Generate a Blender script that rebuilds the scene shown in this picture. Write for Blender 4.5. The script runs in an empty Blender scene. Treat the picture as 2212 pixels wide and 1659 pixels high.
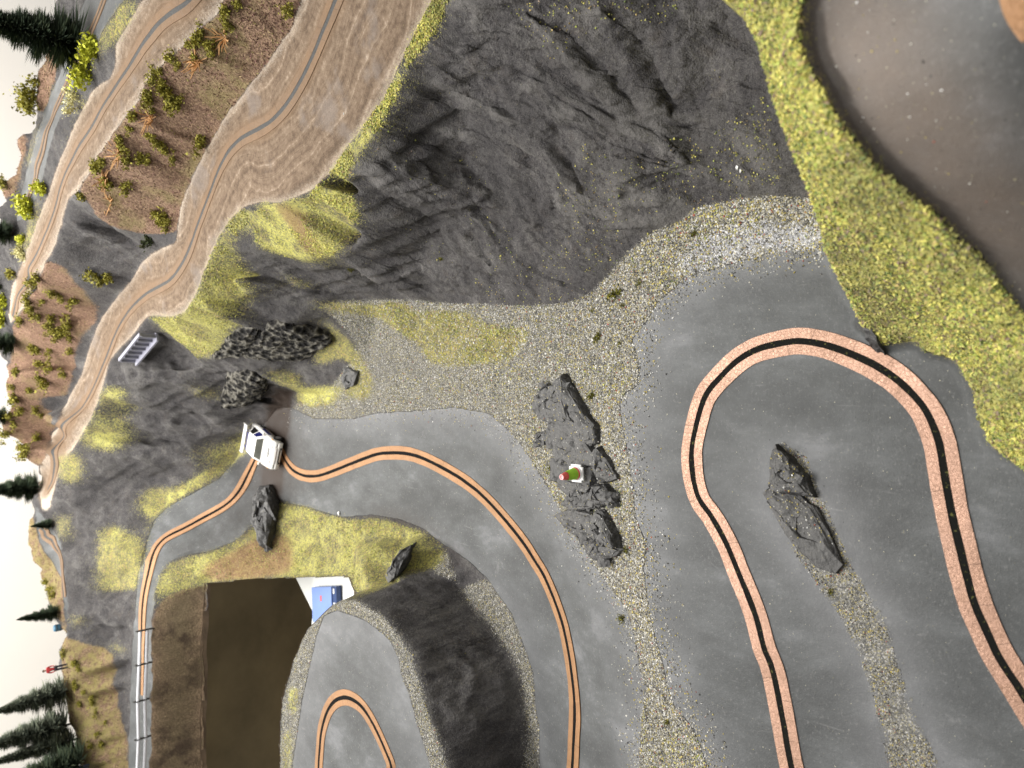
import bpy, bmesh, math, random
import numpy as np
from mathutils import Vector, Matrix, Quaternion
from mathutils.geometry import delaunay_2d_cdt

random.seed(7)
rng = np.random.default_rng(7)
scene = bpy.context.scene
COL = scene.collection

# ------------------------------------------------------------------ camera, room light, exposure
# one unit = 10 cm of the model landscape.  The picture was taken with the phone on its side:
# the camera is rolled a quarter turn, so "up" in the room is "left" in the picture.
CAMZ, PITCH, FPX = 4.0, math.radians(43.0), 1600.0
PW, PH = 2212.0, 1659.0
CP, SP = math.cos(PITCH), math.sin(PITCH)
cam_d = bpy.data.cameras.new('camera')
cam = bpy.data.objects.new('camera', cam_d)
COL.objects.link(cam)
cam.matrix_world = Matrix(((0, 1, 0, 0), (-SP, 0, -CP, 0), (-CP, 0, SP, CAMZ), (0, 0, 0, 1)))
cam_d.sensor_fit = 'HORIZONTAL'
cam_d.sensor_width = 36.0
cam_d.lens = 36.0 * FPX / PW
cam_d.clip_start, cam_d.clip_end = 0.05, 200.0
cam_d.dof.use_dof = True
cam_d.dof.focus_distance = 5.4
cam_d.dof.aperture_fstop = 1.3
scene.camera = cam

world = bpy.data.worlds.new('World')
scene.world = world
world.use_nodes = True
bg = world.node_tree.nodes['Background']
bg.inputs[0].default_value = (1.0, 0.985, 0.96, 1)
bg.inputs[1].default_value = 0.30


def area(name, loc, target, sx, sy, power, col):
    d = bpy.data.lights.new(name, 'AREA')
    d.shape = 'RECTANGLE'
    d.size, d.size_y, d.energy, d.color = sx, sy, power, col
    o = bpy.data.objects.new(name, d)
    COL.objects.link(o)
    o.location = loc
    o.rotation_euler = (Vector(target) - Vector(loc)).to_track_quat('-Z', 'Y').to_euler()
    return o


area('overhead_light', (-1.0, 10.6, 11.0), (0, 7.6, 0), 9.0, 2.0, 2050, (1.0, 0.98, 0.95))
area('overhead_light', (0.5, 5.6, 11.5), (0, 5.0, 0), 10.0, 5.0, 640, (1.0, 0.985, 0.96))
area('overhead_light', (-1.0, 15.2, 9.0), (-1.0, 17.0, 3.0), 16.0, .8, 1750, (1.0, 0.98, 0.95))  # unseen wall washer, added only to whiten the back wall
scene.view_settings.view_transform = 'Standard'
scene.view_settings.look = 'None'
scene.view_settings.exposure = 0.02
scene.view_settings.gamma = 1.0
scene.render.engine = 'CYCLES'
scene.cycles.max_bounces = 5
scene.cycles.diffuse_bounces = 3


# ------------------------------------------------------------------ geometry helpers
def ray(px, py):
    """Direction of sight through a point of the picture, and the camera's place."""
    r = (PH / 2 - np.asarray(py, float)) / FPX
    d = (np.asarray(px, float) - PW / 2) / FPX
    return r, CP - d * SP, -SP - d * CP


def at(px, py, z):
    """The point at height z seen at (px, py)."""
    rx, ry, rz = ray(px, py)
    t = (np.asarray(z, float) - CAMZ) / rz
    return rx * t, ry * t


def project(X, Y, Z):
    fw = Y * CP - (Z - CAMZ) * SP
    dn = -Y * SP - (Z - CAMZ) * CP
    return dn / fw * FPX + PW / 2, PH / 2 - X / fw * FPX


NI, NJ = 880, 780
Y0, Y1 = 0.35, 15.2
WA, WB = 1.95, 0.455


def to_grid(X, Y):
    lo, hi = math.log(Y0 + 1.5), math.log(Y1 + 1.5)
    j = (np.log(np.maximum(Y, -1.4) + 1.5) - lo) / (hi - lo) * (NJ - 1)
    i = (X / (WA + WB * Y) + 1) / 2 * (NI - 1)
    return i, j


def from_grid(i, j):
    lo, hi = math.log(Y0 + 1.5), math.log(Y1 + 1.5)
    Y = np.exp(lo + np.asarray(j) / (NJ - 1) * (hi - lo)) - 1.5
    X = (np.asarray(i) / (NI - 1) * 2 - 1) * (WA + WB * Y)
    return X, Y


def hash01(ix, iy, seed):
    h = (ix.astype(np.int64) * 374761393 + iy.astype(np.int64) * 668265263 + seed * 974711) & 0xffffffff
    h = ((h ^ (h >> 13)) * 1274126177) & 0xffffffff
    h = h ^ (h >> 16)
    return (h & 0xffffff) / float(0xffffff)


def vnoise(x, y, seed=0):
    ix, iy = np.floor(x), np.floor(y)
    fx, fy = x - ix, y - iy
    fx = fx * fx * fx * (fx * (fx * 6 - 15) + 10)
    fy = fy * fy * fy * (fy * (fy * 6 - 15) + 10)
    a, b = hash01(ix, iy, seed), hash01(ix + 1, iy, seed)
    c, d = hash01(ix, iy + 1, seed), hash01(ix + 1, iy + 1, seed)
    return (a + (b - a) * fx) * (1 - fy) + (c + (d - c) * fx) * fy


def fbm(x, y, seed=0, octaves=4, gain=0.5, ridged=False):
    s, a, tot = 0, 1.0, 0
    for o in range(octaves):
        n = vnoise(x + 17.3 * o, y - 9.1 * o, seed + o)
        if ridged:
            n = 1 - np.abs(2 * n - 1)
        s = s + a * n
        tot += a
        a *= gain
        x, y = x * 2.03, y * 2.03
    return s / tot


def box_blur(a, r, times=2):
    for _ in range(times):
        for ax in (0, 1):
            p = np.concatenate([np.repeat(a.take([0], ax), r + 1, ax), a, np.repeat(a.take([-1], ax), r, ax)], ax)
            c = np.cumsum(p, ax)
            n = a.shape[ax]
            a = (c.take(range(2 * r + 1, 2 * r + 1 + n), ax) - c.take(range(0, n), ax)) / (2 * r + 1)
    return a


# ------------------------------------------------------------------ the lie of the land: lines of known height
# each entry: x, y in the picture and the height there
GRAVEL_R = [(1791, 540), (1696, 542), (1659, 547), (1561, 575), (1481, 600), (1418, 655), (1401, 690), (1381, 712), (1366, 735),
            (1378, 775), (1381, 830), (1350, 850), (1338, 872), (1346, 929), (1356, 979), (1366, 1054), (1373, 1117), (1397, 1174),
            (1391, 1229), (1397, 1286), (1406, 1344), (1431, 1431), (1441, 1484), (1456, 1526), (1496, 1569), (1528, 1654), (1545, 1760)]
GRAVEL_L = [(628, 880, -.47), (678, 904, -.5), (765, 904, -.52), (815, 892, -.52), (903, 887, -.5), (978, 880, -.46), (1053, 892, -.42),
            (1106, 934, -.39), (1151, 999, -.37), (1193, 1069, -.35), (1246, 1164, -.3), (1301, 1244, -.22), (1356, 1319, -.12),
            (1371, 1374, -.1), (1381, 1444, -.08), (1396, 1481, -.07), (1386, 1556, -.08), (1381, 1644, -.1), (1381, 1760, -.1)]
MID_IN = [(603, 1084, -.47), (660, 1094, -.5), (703, 1107, -.52), (740, 1117, -.53), (803, 1112, -.55), (865, 1122, -.56), (915, 1142, -.56),
          (953, 1172, -.56), (1015, 1212, -.55), (1053, 1250, -.53), (1106, 1326, -.5), (1126, 1379, -.47), (1151, 1451, -.45),
          (1156, 1519, -.43), (1165, 1569, -.42), (1166, 1654, -.42), (1166, 1760, -.42)]
CLIFF_BASE = [(1659, 422, .05), (1569, 435, .02), (1506, 447, 0), (1469, 480, -.01), (1406, 502, -.03), (1356, 545, -.06), (1323, 585, -.08),
              (1286, 625, -.1), (1256, 647, -.12), (1218, 655, -.15), (1143, 661, -.2), (1053, 657, -.25), (953, 655, -.29), (878, 647, -.25),
              (803, 647, -.15), (728, 632, .07), (665, 635, .35)]
CLIFF_TOP = [(973, 0, 1.09), (940, 68, 1.1), (915, 105, 1.11), (885, 140, 1.1), (870, 188, 1.1), (848, 225, 1.08), (828, 270, 1.07),
             (795, 312, 1.08), (773, 350, 1.08), (752, 385, 1.07), (763, 420, .98), (770, 450, .89), (773, 477, .8), (763, 520, .7), (738, 537, .64),
             (725, 551, .62), (703, 555, .61), (678, 570, .59), (648, 562, .66), (603, 550, .77), (568, 537, .92), (553, 522, .99)]
A_LOW = [(995, -90, 1.16), (935, 0, 1.15), (913, 45, 1.14), (888, 95, 1.13), (865, 140, 1.12), (828, 215, 1.1), (803, 250, 1.1), (773, 292, 1.1),
         (745, 325, 1.12), (723, 360, 1.13), (678, 410, 1.15), (635, 428, 1.15), (598, 440, 1.17), (565, 436, 1.19), (525, 447, 1.2),
         (495, 477, 1.2), (475, 510, 1.19), (457, 547, 1.18), (440, 585, 1.16), (432, 615, 1.15), (420, 640, 1.15), (400, 675, 1.15),
         (370, 685, 1.15), (320, 682, 1.15), (298, 708, 1.17), (255, 757, 1.2), (237, 777, 1.22), (223, 830, 1.25), (203, 885, 1.3),
         (185, 925, 1.33), (155, 975, 1.4), (135, 1000, 1.46), (125, 1025, 1.5), (110, 1090, 1.55), (98, 1110, 1.58)]
A_UP = [(690, -90, 1.37), (653, 0, 1.35), (635, 50, 1.34), (603, 100, 1.33), (568, 150, 1.32), (532, 200, 1.3), (500, 237, 1.29), (470, 287, 1.28),
        (437, 337, 1.27), (410, 405, 1.26), (390, 447, 1.25), (380, 525, 1.25), (350, 535, 1.25), (313, 560, 1.2), (295, 590, 1.2),
        (273, 622, 1.2), (237, 665, 1.22), (212, 702, 1.25), (193, 757, 1.27), (175, 815, 1.3), (155, 850, 1.32), (135, 885, 1.36),
        (120, 930, 1.4), (100, 980, 1.46), (85, 1010, 1.5), (84, 1065, 1.54)]
B_LOW = [(540, -90, 1.62), (487, 0, 1.67), (475, 30, 1.7), (430, 65, 1.76), (405, 92, 1.8), (350, 140, 1.86), (322, 172, 1.9), (295, 217, 1.93), (260, 265, 1.95),
         (237, 300, 1.96), (212, 337, 1.98), (200, 362, 1.98), (172, 410, 2.0), (150, 427, 2.0), (135, 465, 2.0), (122, 520, 2.01), (100, 565, 2.02),
         (87, 590, 2.03), (67, 632, 2.05), (45, 670, 2.06), (22, 705, 2.08)]
B_UP = [(360, -90, 1.98), (307, 0, 2.0), (287, 37, 2.0), (265, 70, 2.01), (250, 95, 2.02), (250, 135, 1.99), (237, 170, 1.99), (207, 187, 2.02),
        (190, 212, 2.03), (172, 250, 2.03), (150, 295, 2.04), (132, 337, 2.05), (115, 385, 2.05), (107, 412, 2.05), (82, 477, 2.06), (62, 527, 2.08),
        (45, 575, 2.09), (30, 610, 2.1), (22, 652, 2.1), (19, 702, 2.1)]
C_NEAR = [(300, -90, 2.05), (270, 0, 2.06), (250, 25, 2.08), (220, 72, 2.1), (170, 170, 2.1), (145, 225, 2.11), (125, 262, 2.12), (105, 325, 2.12), (92, 387, 2.12),
          (85, 410, 2.12), (60, 470, 2.13)]
C_FAR = [(215, -90, 2.1), (185, 0, 2.1), (160, 65, 2.1), (130, 160, 2.1), (120, 180, 2.1), (92, 250, 2.1), (75, 300, 2.11), (57, 375, 2.12), (47, 415, 2.12), (35, 480, 2.13)]
T3_R = [(553, 1124, -.2), (513, 1167, .05), (450, 1192, .3), (400, 1200, .5), (363, 1214, .63), (345, 1239, .72), (335, 1276, .79), (325, 1344, .86),
        (325, 1469, .9), (322, 1594, .9), (320, 1656, .9), (316, 1780, .9)]
T3_L = [(540, 945, -.4), (513, 989, -.3), (475, 1034, -.05), (413, 1067, .25), (363, 1094, .45), (333, 1124, .6), (318, 1162, .72), (308, 1204, .82), (298, 1244, .88),
        (288, 1356, .92), (283, 1494, .92), (278, 1654, .95), (273, 1780, .95)]
RIM_F = [(743, 1293, .28), (778, 1299, .3), (828, 1329, .3), (865, 1374, .3), (890, 1414, .3), (903, 1456, .3), (913, 1494, .3), (928, 1544, .3),
         (943, 1581, .3), (958, 1624, .3), (965, 1659, .3), (985, 1760, .3)]
RIM_B = [(743, 1293, .28), (715, 1306, .3), (688, 1334, .3), (665, 1356, .3), (650, 1386, .3), (635, 1424, .3), (623, 1469, .3), (613, 1506, .3),
         (607, 1556, .3), (605, 1659, .3), (608, 1780, .3)]
WALL_TOP = [(778, 1299, .3), (830, 1285, .08), (868, 1262, -.12), (903, 1253, -.27), (953, 1254, -.42), (990, 1269, -.5)]
WALL_BASE = [(990, 1269, -.5), (1020, 1311, -.49), (1053, 1344, -.48), (1083, 1384, -.46), (1106, 1419, -.45), (1128, 1464, -.44), (1133, 1519, -.43),
             (1141, 1576, -.42), (1133, 1659, -.42), (1133, 1760, -.42)]
EDGE = [(445, 1259, .3), (467, 1257, .27), (553, 1249, .02), (638, 1247, -.2), (738, 1244, -.4), (757, 1246, -.42), (773, 1282, -.25)]
BANK_B = [(445, 1259, .3), (444, 1444, .3), (440, 1654, .3), (438, 1800, .3)]
BERM_RIM = [(1530, -90, 1.42), (1563, 0, 1.4), (1608, 25, 1.38), (1626, 55, 1.36), (1659, 112, 1.34), (1674, 175, 1.3), (1704, 275, 1.22), (1734, 350, 1.12), (1759, 415, 1.02),
            (1784, 490, .86), (1799, 552, .68), (1814, 580, .58), (1829, 612, .45), (1854, 652, .27), (1866, 700, .1)]
BERM_END = [(1900, 748, .01), (1981, 735, .03), (2004, 760, .03), (2069, 775, .04), (2109, 842, .02), (2121, 904, .01), (2146, 959, 0), (2184, 989, 0), (2240, 1030, 0)]
BERM_ROAD = [(1775, -90, 1.62), (1759, 0, 1.62), (1744, 25, 1.62), (1741, 100, 1.62), (1759, 150, 1.61), (1784, 190, 1.6), (1804, 230, 1.57), (1834, 282, 1.53), (1871, 325, 1.48),
             (1909, 370, 1.42), (1946, 397, 1.37), (1969, 422, 1.32), (2009, 447, 1.26), (2044, 475, 1.19), (2084, 525, 1.07), (2121, 545, 1.0),
             (2159, 600, .86), (2196, 652, .72), (2240, 710, .58)]
CREST_L = [(66, 1085, 1.72), (59, 1166, 1.74), (71, 1211, 1.7), (89, 1252, 1.62), (107, 1306, 1.58), (121, 1335, 1.55), (129, 1350, 1.54), (131, 1404, 1.55), (129, 1433, 1.56),
           (131, 1478, 1.55), (148, 1552, 1.5), (166, 1630, 1.42), (180, 1720, 1.36)]
D_UP = [(70, 1066, 1.54), (76, 1130, 1.52), (84, 1165, 1.5), (97, 1192, 1.49), (116, 1216, 1.49), (134, 1250, 1.49), (140, 1319, 1.48), (144, 1376, 1.48), (150, 1420, 1.5), (160, 1500, 1.46), (170, 1560, 1.42), (190, 1640, 1.36), (205, 1720, 1.33)]
D_LOW = [(100, 1125, 1.5), (112, 1142, 1.49), (130, 1170, 1.48), (140, 1244, 1.48), (147, 1319, 1.47), (146, 1376, 1.48)]
CREST_H2 = [(15, 797, 2.0), (17, 830, 2.02), (15, 855, 2.03), (3, 905, 2.05), (5, 942, 2.05), (15, 962, 2.0), (50, 985, 1.8), (82, 1007, 1.56)]
BACK_R = [(145, -60, 2.14), (130, 30, 2.14), (97, 130, 2.15), (82, 175, 2.18), (75, 230, 2.2), (40, 300, 2.26), (10, 400, 2.3), (0, 450, 2.3)]

BACK_M = [(0, 450, 2.3), (-15, 520, 2.3), (-15, 620, 2.22), (-12, 700, 2.18), (2, 760, 2.05), (15, 797, 2.0)]
lines = [BACK_M, [(x, y, 0.0) for x, y in GRAVEL_R], GRAVEL_L, MID_IN, CLIFF_BASE, CLIFF_TOP, A_LOW, A_UP, B_LOW, B_UP, C_NEAR, C_FAR, T3_R, T3_L,
         RIM_F, RIM_B, WALL_TOP, WALL_BASE, EDGE, BANK_B, BERM_RIM, BERM_END, BERM_ROAD, CREST_L, D_UP, D_LOW, CREST_H2, BACK_R]
spots = [(1500, 700, 0), (1600, 900, 0), (1700, 1100, 0), (1800, 1300, 0), (1900, 1500, 0), (2000, 1150, 0), (2100, 1600, 0), (2212, 1659, 0), (2000, 900, 0),
         (2212, 1250, 0), (1650, 1400, 0), (1620, 1600, 0), (1850, 900, 0), (1750, 650, 0), (1600, 640, 0), (1800, 1659, 0), (1950, 1760, 0), (2400, 1500, 0),
         (2400, 1100, 0), (2450, 1800, 0), (1700, 1800, 0),
         # road in the middle
         (616, 992, -.5), (683, 1029, -.52), (840, 978, -.57), (990, 1029, -.56), (1106, 1139, -.5), (1178, 1244, -.43), (1228, 1399, -.34), (1243, 1544, -.3),
         (1238, 1656, -.3), (740, 960, -.54), (900, 940, -.54), (1238, 1760, -.3), (600, 930, -.47), (580, 1040, -.45), (560, 1000, -.42),
         # road climbing away from the car
         (495, 1089, -.05), (425, 1127, .25), (368, 1153, .5), (335, 1197, .67), (311, 1281, .85), (303, 1420, .9), (300, 1600, .92),
         # the valley and the gravel between the roads
         (1100, 760, -.33), (1000, 800, -.4), (900, 780, -.42), (800, 760, -.38), (800, 860, -.47), (1200, 760, -.22), (1250, 850, -.17), (1180, 900, -.28),
         (1290, 700, -.1), (1280, 1000, -.14), (1300, 1150, -.12),
         # the big grey slope
         (1300, 0, .86), (1450, 0, .68), (1600, -60, .6), (1150, 150, .76), (1250, 200, .58), (1050, 60, .98), (1000, 250, .62), (1000, 350, .45), (920, 300, .72), (850, 420, .5),
         (1100, 450, .22), (1200, 500, .08), (1100, 560, -.02), (950, 480, .3), (900, 560, .08), (820, 520, .38), (800, 590, .03), (730, 590, .3), (1350, 350, .28),
         (1500, 250, .3), (1500, 380, .1), (1400, 430, .1), (1600, 330, .2), (1650, 250, .3), (1300, 480, .05), (1400, 150, .56), (1540, 120, .46), (1150, 340, .42),
         # the rocky knoll right of the gate
         (517, 565, .93), (537, 602, .76), (532, 640, .74), (515, 655, .76), (507, 697, .7), (475, 757, .6), (430, 777, .56), (400, 747, .72), (370, 725, .88), (342, 702, 1.03),
         (480, 600, 1.09), (450, 660, 1.05), (480, 690, .9), (20, 540, 2.18), (15, 640, 2.14), (560, 590, .72), (600, 600, .5), (640, 620, .42), (600, 650, .45), (570, 690, .5), (610, 692, .42), (660, 690, .15), (700, 700, -.02),
         (678, 662, .2), (703, 685, .07), (725, 715, -.09), (753, 740, -.24), (770, 765, -.3), (788, 795, -.37), (803, 825, -.43),
         (717, 728, -.17), (697, 744, -.2), (654, 771, -.18), (640, 780, -.17), (560, 780, .16), (523, 770, .3), (545, 740, .42), (459, 772, .52),
         (600, 800, -.02), (650, 810, -.28), (700, 800, -.33), (735, 800, -.37), (560, 815, .1), (535, 800, .22), (620, 845, -.42), (590, 860, -.45), (700, 850, -.44), (575, 832, -.15),
         (330, 760, .86), (350, 730, .86), (380, 775, .62), (440, 810, .42), (290, 790, 1.0), (488, 804, .3), (476, 872, .12), (531, 869, -.1), (565, 852, -.25), (545, 900, -.3), (400, 830, .6), (450, 890, .22),
         (500, 930, -.1), (300, 880, .78), (350, 950, .45), (420, 960, .2), (413, 1000, .24), (270, 960, .9), (250, 900, 1.02), (250, 1010, .95), (320, 1030, .58), (200, 1000, 1.2), (170, 1050, 1.3),
         (200, 1090, 1.15), (240, 1110, 1.0), (290, 1120, .78), (150, 1110, 1.36), (170, 1170, 1.28), (220, 1160, 1.1), (260, 1190, 1.0), (200, 1230, 1.2), (250, 1260, .98), (210, 1300, 1.2),
         (180, 1330, 1.33), (240, 1370, 1.02), (270, 1440, .9), (225, 1400, 1.12), (200, 1450, 1.28), (180, 1500, 1.38), (240, 1500, 1.06), (220, 1570, 1.2), (260, 1600, 1.0),
         (230, 1650, 1.15), (190, 1400, 1.3),
         # dark gap between the two dirt roads
         (150, 470, 1.96), (180, 500, 1.86), (200, 540, 1.66), (240, 520, 1.54), (290, 510, 1.36), (300, 540, 1.31), (260, 580, 1.36), (230, 610, 1.43), (160, 580, 1.76), (200, 620, 1.53), (170, 445, 1.92),
         (212, 467, 1.81), (260, 505, 1.54), (307, 515, 1.37), (200, 450, 1.87), (225, 650, 1.33),
         # heath
         (560, 60, 1.5), (480, 140, 1.58), (420, 230, 1.6), (380, 300, 1.57), (330, 380, 1.6), (300, 300, 1.77), (360, 460, 1.28), (280, 400, 1.68), (230, 400, 1.82), (440, 100, 1.7), (300, 470, 1.48),
         (100, 620, 1.85), (130, 700, 1.62), (170, 690, 1.42), (70, 720, 1.88), (60, 800, 1.86), (120, 790, 1.52), (80, 900, 1.7), (40, 900, 1.9), (70, 960, 1.66), (110, 870, 1.52), (30, 740, 2.0),
         # beyond the third road
         (70, 280, 2.2), (60, 330, 2.2), (110, 160, 2.14), (150, 20, 2.13),
         # plateau
         (740, 1400, .3), (800, 1500, .3), (720, 1600, .3), (880, 1600, .3), (850, 1659, .3), (700, 1700, .3), (780, 1360, .3),
         # knoll beside the plateau
         (800, 1185, -.22), (850, 1195, -.16), (820, 1235, -.08), (893, 1190, -.50), (878, 1225, -.46), (850, 1252, -.30), (800, 1275, -.06), (930, 1220, -.5), (775, 1205, -.26), (765, 1168, -.5), (830, 1160, -.54), (880, 1165, -.54), (640, 1170, -.4), (560, 1190, -.12), (700, 1180, -.47), (480, 1230, .24), (400, 1250, .5),
         # back bank
         (380, 1300, .6), (385, 1400, .6), (380, 1600, .6),
         # near road
         (2000, 100, 1.66), (2212, 100, 1.7), (2212, 400, 1.3), (1900, 50, 1.65), (2100, 300, 1.48), (2212, -90, 1.75), (2000, -90, 1.7), (2210, 550, 1.0)]
def beyond(L):
    """carry a line of the land on past the edge of the picture"""
    L = [tuple(p) if len(p) == 3 else (p[0], p[1], 0.0) for p in L]
    (x0, y0, _), (x1, y1, z1) = L[-2], L[-1]
    if y1 > 1640:
        k = min(3.0, (2080 - y1) / max(y1 - y0, 1))
        L = L + [(x1 + (x1 - x0) * k, y1 + (y1 - y0) * k, z1)]
    (x0, y0, z0), (x1, y1, _) = L[0], L[1]
    if y0 < -40:
        L = [(x0 + (x0 - x1) * 2, y0 + (y0 - y1) * 2, z0)] + L
    return L


lines = [beyond(L) for L in lines]
ctrl = []
for L in lines:
    for (a, b) in zip(L[:-1], L[1:]):
        n = max(1, int(math.hypot(b[0] - a[0], b[1] - a[1]) / 14))
        for k in range(n):
            t = k / n
            ctrl.append(tuple(a[c] + (b[c] - a[c]) * t for c in range(3)))
    ctrl.append(L[-1])
ctrl += spots
ctrl = np.array(ctrl, float)
cx, cy = at(ctrl[:, 0], ctrl[:, 1], ctrl[:, 2])
pts = [(x, y, z) for x, y, z in zip(cx, cy, ctrl[:, 2])]
# what lies out of sight: the far side of the near bank, behind the crests, the corners
for (x, y, z) in BERM_RIM:
    X, Y = at(x, y, z)
    k = max(0.0, min(1.0, (y - 60) / 300))
    pts.append((float(X), float(Y) + 0.10, max(.0, min(z - .15, .45 - .45 * k))))
for (x, y, z) in CREST_L + CREST_H2:
    X, Y = at(x, y, z)
    pts.append((float(X) * 1.02, float(Y) + .22, z - .05))
    pts.append((float(X) * 1.05, float(Y) + .5, z - 1.2))
for (x, y, z) in BACK_R + BACK_M[1:]:
    X, Y = at(x, y, z)
    pts.append((float(X) * 1.02, float(Y) + .3, z - .05))
    pts.append((float(X) * 1.05, float(Y) + .6, z - 1.3))
for (X, Y, z) in [(-9, 15.5, -1), (-5, 15.5, -1), (-2, 15.5, -.5), (0, 15.5, 0), (3, 15.5, 0), (6, 15.5, 0), (10, 15.5, 0), (9.5, 11, .6), (6.2, 8, 2.1), (6, 6, 1.95), (5, 5, 1.6),
                  (4.4, 4, 1.3), (4, 3.2, 1.0), (3.4, 2.3, .7), (3, 1.4, 1.4), (2.6, .3, 1.6), (1.2, .1, 1.6), (.2, .2, .6), (-.3, .2, .2), (-1, .2, 0), (-2.5, .2, 0), (-3.5, 1, 0), (-4.4, 2, 0), (-5.2, 3, -.1), (-5.8, 3.8, -.3),
                  (-6.2, 4.6, -.4), (-6.6, 5.6, .3), (-6.8, 7, .3), (-6.6, 9.8, .3), (-7, 10.5, .92), (-8, 12, 0)]:
    pts.append((X, Y, z))
pts = np.array(pts)
gi, gj = to_grid(pts[:, 0], pts[:, 1])
keep, seen = [], {}
for k in range(len(pts)):
    key = (int(gi[k] // 3), int(gj[k] // 3))
    if key not in seen:
        seen[key] = k
        keep.append(k)
gi, gj, gz = gi[keep], gj[keep], pts[keep, 2]
vco, _, tris, ov, _, _ = delaunay_2d_cdt([Vector((a, b)) for a, b in zip(gi, gj)], [], [], 0, 1e-4)
vz = np.array([gz[o[0]] if o else 0 for o in ov])
vi = np.array([v[0] for v in vco])
vj = np.array([v[1] for v in vco])
H = np.full((NJ, NI), np.nan)
for t in tris:
    a, b, c = t[:3]
    i0, i1 = max(0, int(math.ceil(min(vi[a], vi[b], vi[c])))), min(NI - 1, int(max(vi[a], vi[b], vi[c])))
    j0, j1 = max(0, int(math.ceil(min(vj[a], vj[b], vj[c])))), min(NJ - 1, int(max(vj[a], vj[b], vj[c])))
    if i1 < i0 or j1 < j0:
        continue
    den = (vj[b] - vj[c]) * (vi[a] - vi[c]) + (vi[c] - vi[b]) * (vj[a] - vj[c])
    if abs(den) < 1e-9:
        continue
    I, J = np.meshgrid(np.arange(i0, i1 + 1), np.arange(j0, j1 + 1))
    l1 = ((vj[b] - vj[c]) * (I - vi[c]) + (vi[c] - vi[b]) * (J - vj[c])) / den
    l2 = ((vj[c] - vj[a]) * (I - vi[c]) + (vi[a] - vi[c]) * (J - vj[c])) / den
    l3 = 1 - l1 - l2
    ok = (l1 > -1e-6) & (l2 > -1e-6) & (l3 > -1e-6)
    H[J[ok], I[ok]] = (l1 * vz[a] + l2 * vz[b] + l3 * vz[c])[ok]
for j in range(NJ):
    r = H[j]
    g = ~np.isnan(r)
    if g.any():
        H[j] = np.interp(np.arange(NI), np.nonzero(g)[0], r[g])
bad = np.isnan(H[:, 0])
if bad.any():
    good = np.nonzero(~bad)[0]
    for j in np.nonzero(bad)[0]:
        H[j] = H[good[np.argmin(abs(good - j))]]
H = box_blur(H, 1, 3)
GI, GJ = np.meshgrid(np.arange(NI), np.arange(NJ))
GX, GY = from_grid(GI, GJ)


def hgt(X, Y, G=None):
    G = H if G is None else G
    i, j = to_grid(np.asarray(X, float), np.asarray(Y, float))
    i = np.clip(i, 0, NI - 1.001)
    j = np.clip(j, 0, NJ - 1.001)
    i0, j0 = i.astype(int), j.astype(int)
    fi, fj = i - i0, j - j0
    return (G[j0, i0] * (1 - fi) + G[j0, i0 + 1] * fi) * (1 - fj) + (G[j0 + 1, i0] * (1 - fi) + G[j0 + 1, i0 + 1] * fi) * fj


YS = np.exp(np.linspace(math.log(Y0 + 1.6), math.log(Y1 + 1.5), 1600)) - 1.5


def drop(px, py):
    """Where the sight through (px, py) first meets the land."""
    px, py = np.atleast_1d(np.asarray(px, float)), np.atleast_1d(np.asarray(py, float))
    oX, oY = np.zeros(len(px)), np.zeros(len(px))
    for s in range(0, len(px), 400):
        rx, ry, rz = ray(px[s:s + 400], py[s:s + 400])
        t = YS[None, :] / ry[:, None]
        zz = CAMZ + rz[:, None] * t
        hh = hgt(rx[:, None] * t, np.broadcast_to(YS[None, :], t.shape))
        hit = zz < hh
        k = np.where(hit.any(1), hit.argmax(1), len(YS) - 1)
        n = np.arange(len(k))
        k0 = np.maximum(k - 1, 0)
        d1, d0 = (zz - hh)[n, k], (zz - hh)[n, k0]
        w = np.clip(d0 / np.maximum(d0 - d1, 1e-6), 0, 1)
        Yh = YS[k0] + (YS[k] - YS[k0]) * w
        oX[s:s + 400], oY[s:s + 400] = rx * Yh / ry, Yh
    return oX, oY


def dense(P, step=6, closed=True):
    out = []
    Q = list(P) + ([P[0]] if closed else [])
    for a, b in zip(Q[:-1], Q[1:]):
        n = max(1, int(math.hypot(b[0] - a[0], b[1] - a[1]) / step))
        for k in range(n):
            out.append((a[0] + (b[0] - a[0]) * k / n, a[1] + (b[1] - a[1]) * k / n))
    if not closed:
        out.append(Q[-1][:2])
    return np.array(out)


def raster(i, j):
    m = np.zeros((NJ, NI + 1), np.int32)
    i2, j2 = np.roll(i, -1), np.roll(j, -1)
    for a, b, c, d in zip(i, j, i2, j2):
        if abs(d - b) < 1e-9:
            continue
        lo, hi = (b, d) if b < d else (d, b)
        js = np.arange(max(0, math.ceil(lo)), min(NJ - 1, math.ceil(hi) - 1) + 1)
        if len(js) == 0:
            continue
        ii = a + (js - b) / (d - b) * (c - a)
        ii = np.clip(np.ceil(ii), 0, NI).astype(int)
        np.add.at(m, (js, ii), 1)
    return (np.cumsum(m, 1)[:, :NI] % 2).astype(float)


def mask(P):
    D = dense([p[:2] for p in P])
    X, Y = drop(D[:, 0], D[:, 1])
    return raster(*to_grid(X, Y))


def wmask(P):
    """mask of an outline given with heights."""
    P = np.array(P, float)
    X, Y = at(P[:, 0], P[:, 1], P[:, 2])
    return raster(*to_grid(X, Y))


# ------------------------------------------------------------------ regions
def xy(L):
    return [p[:2] for p in L]


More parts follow.
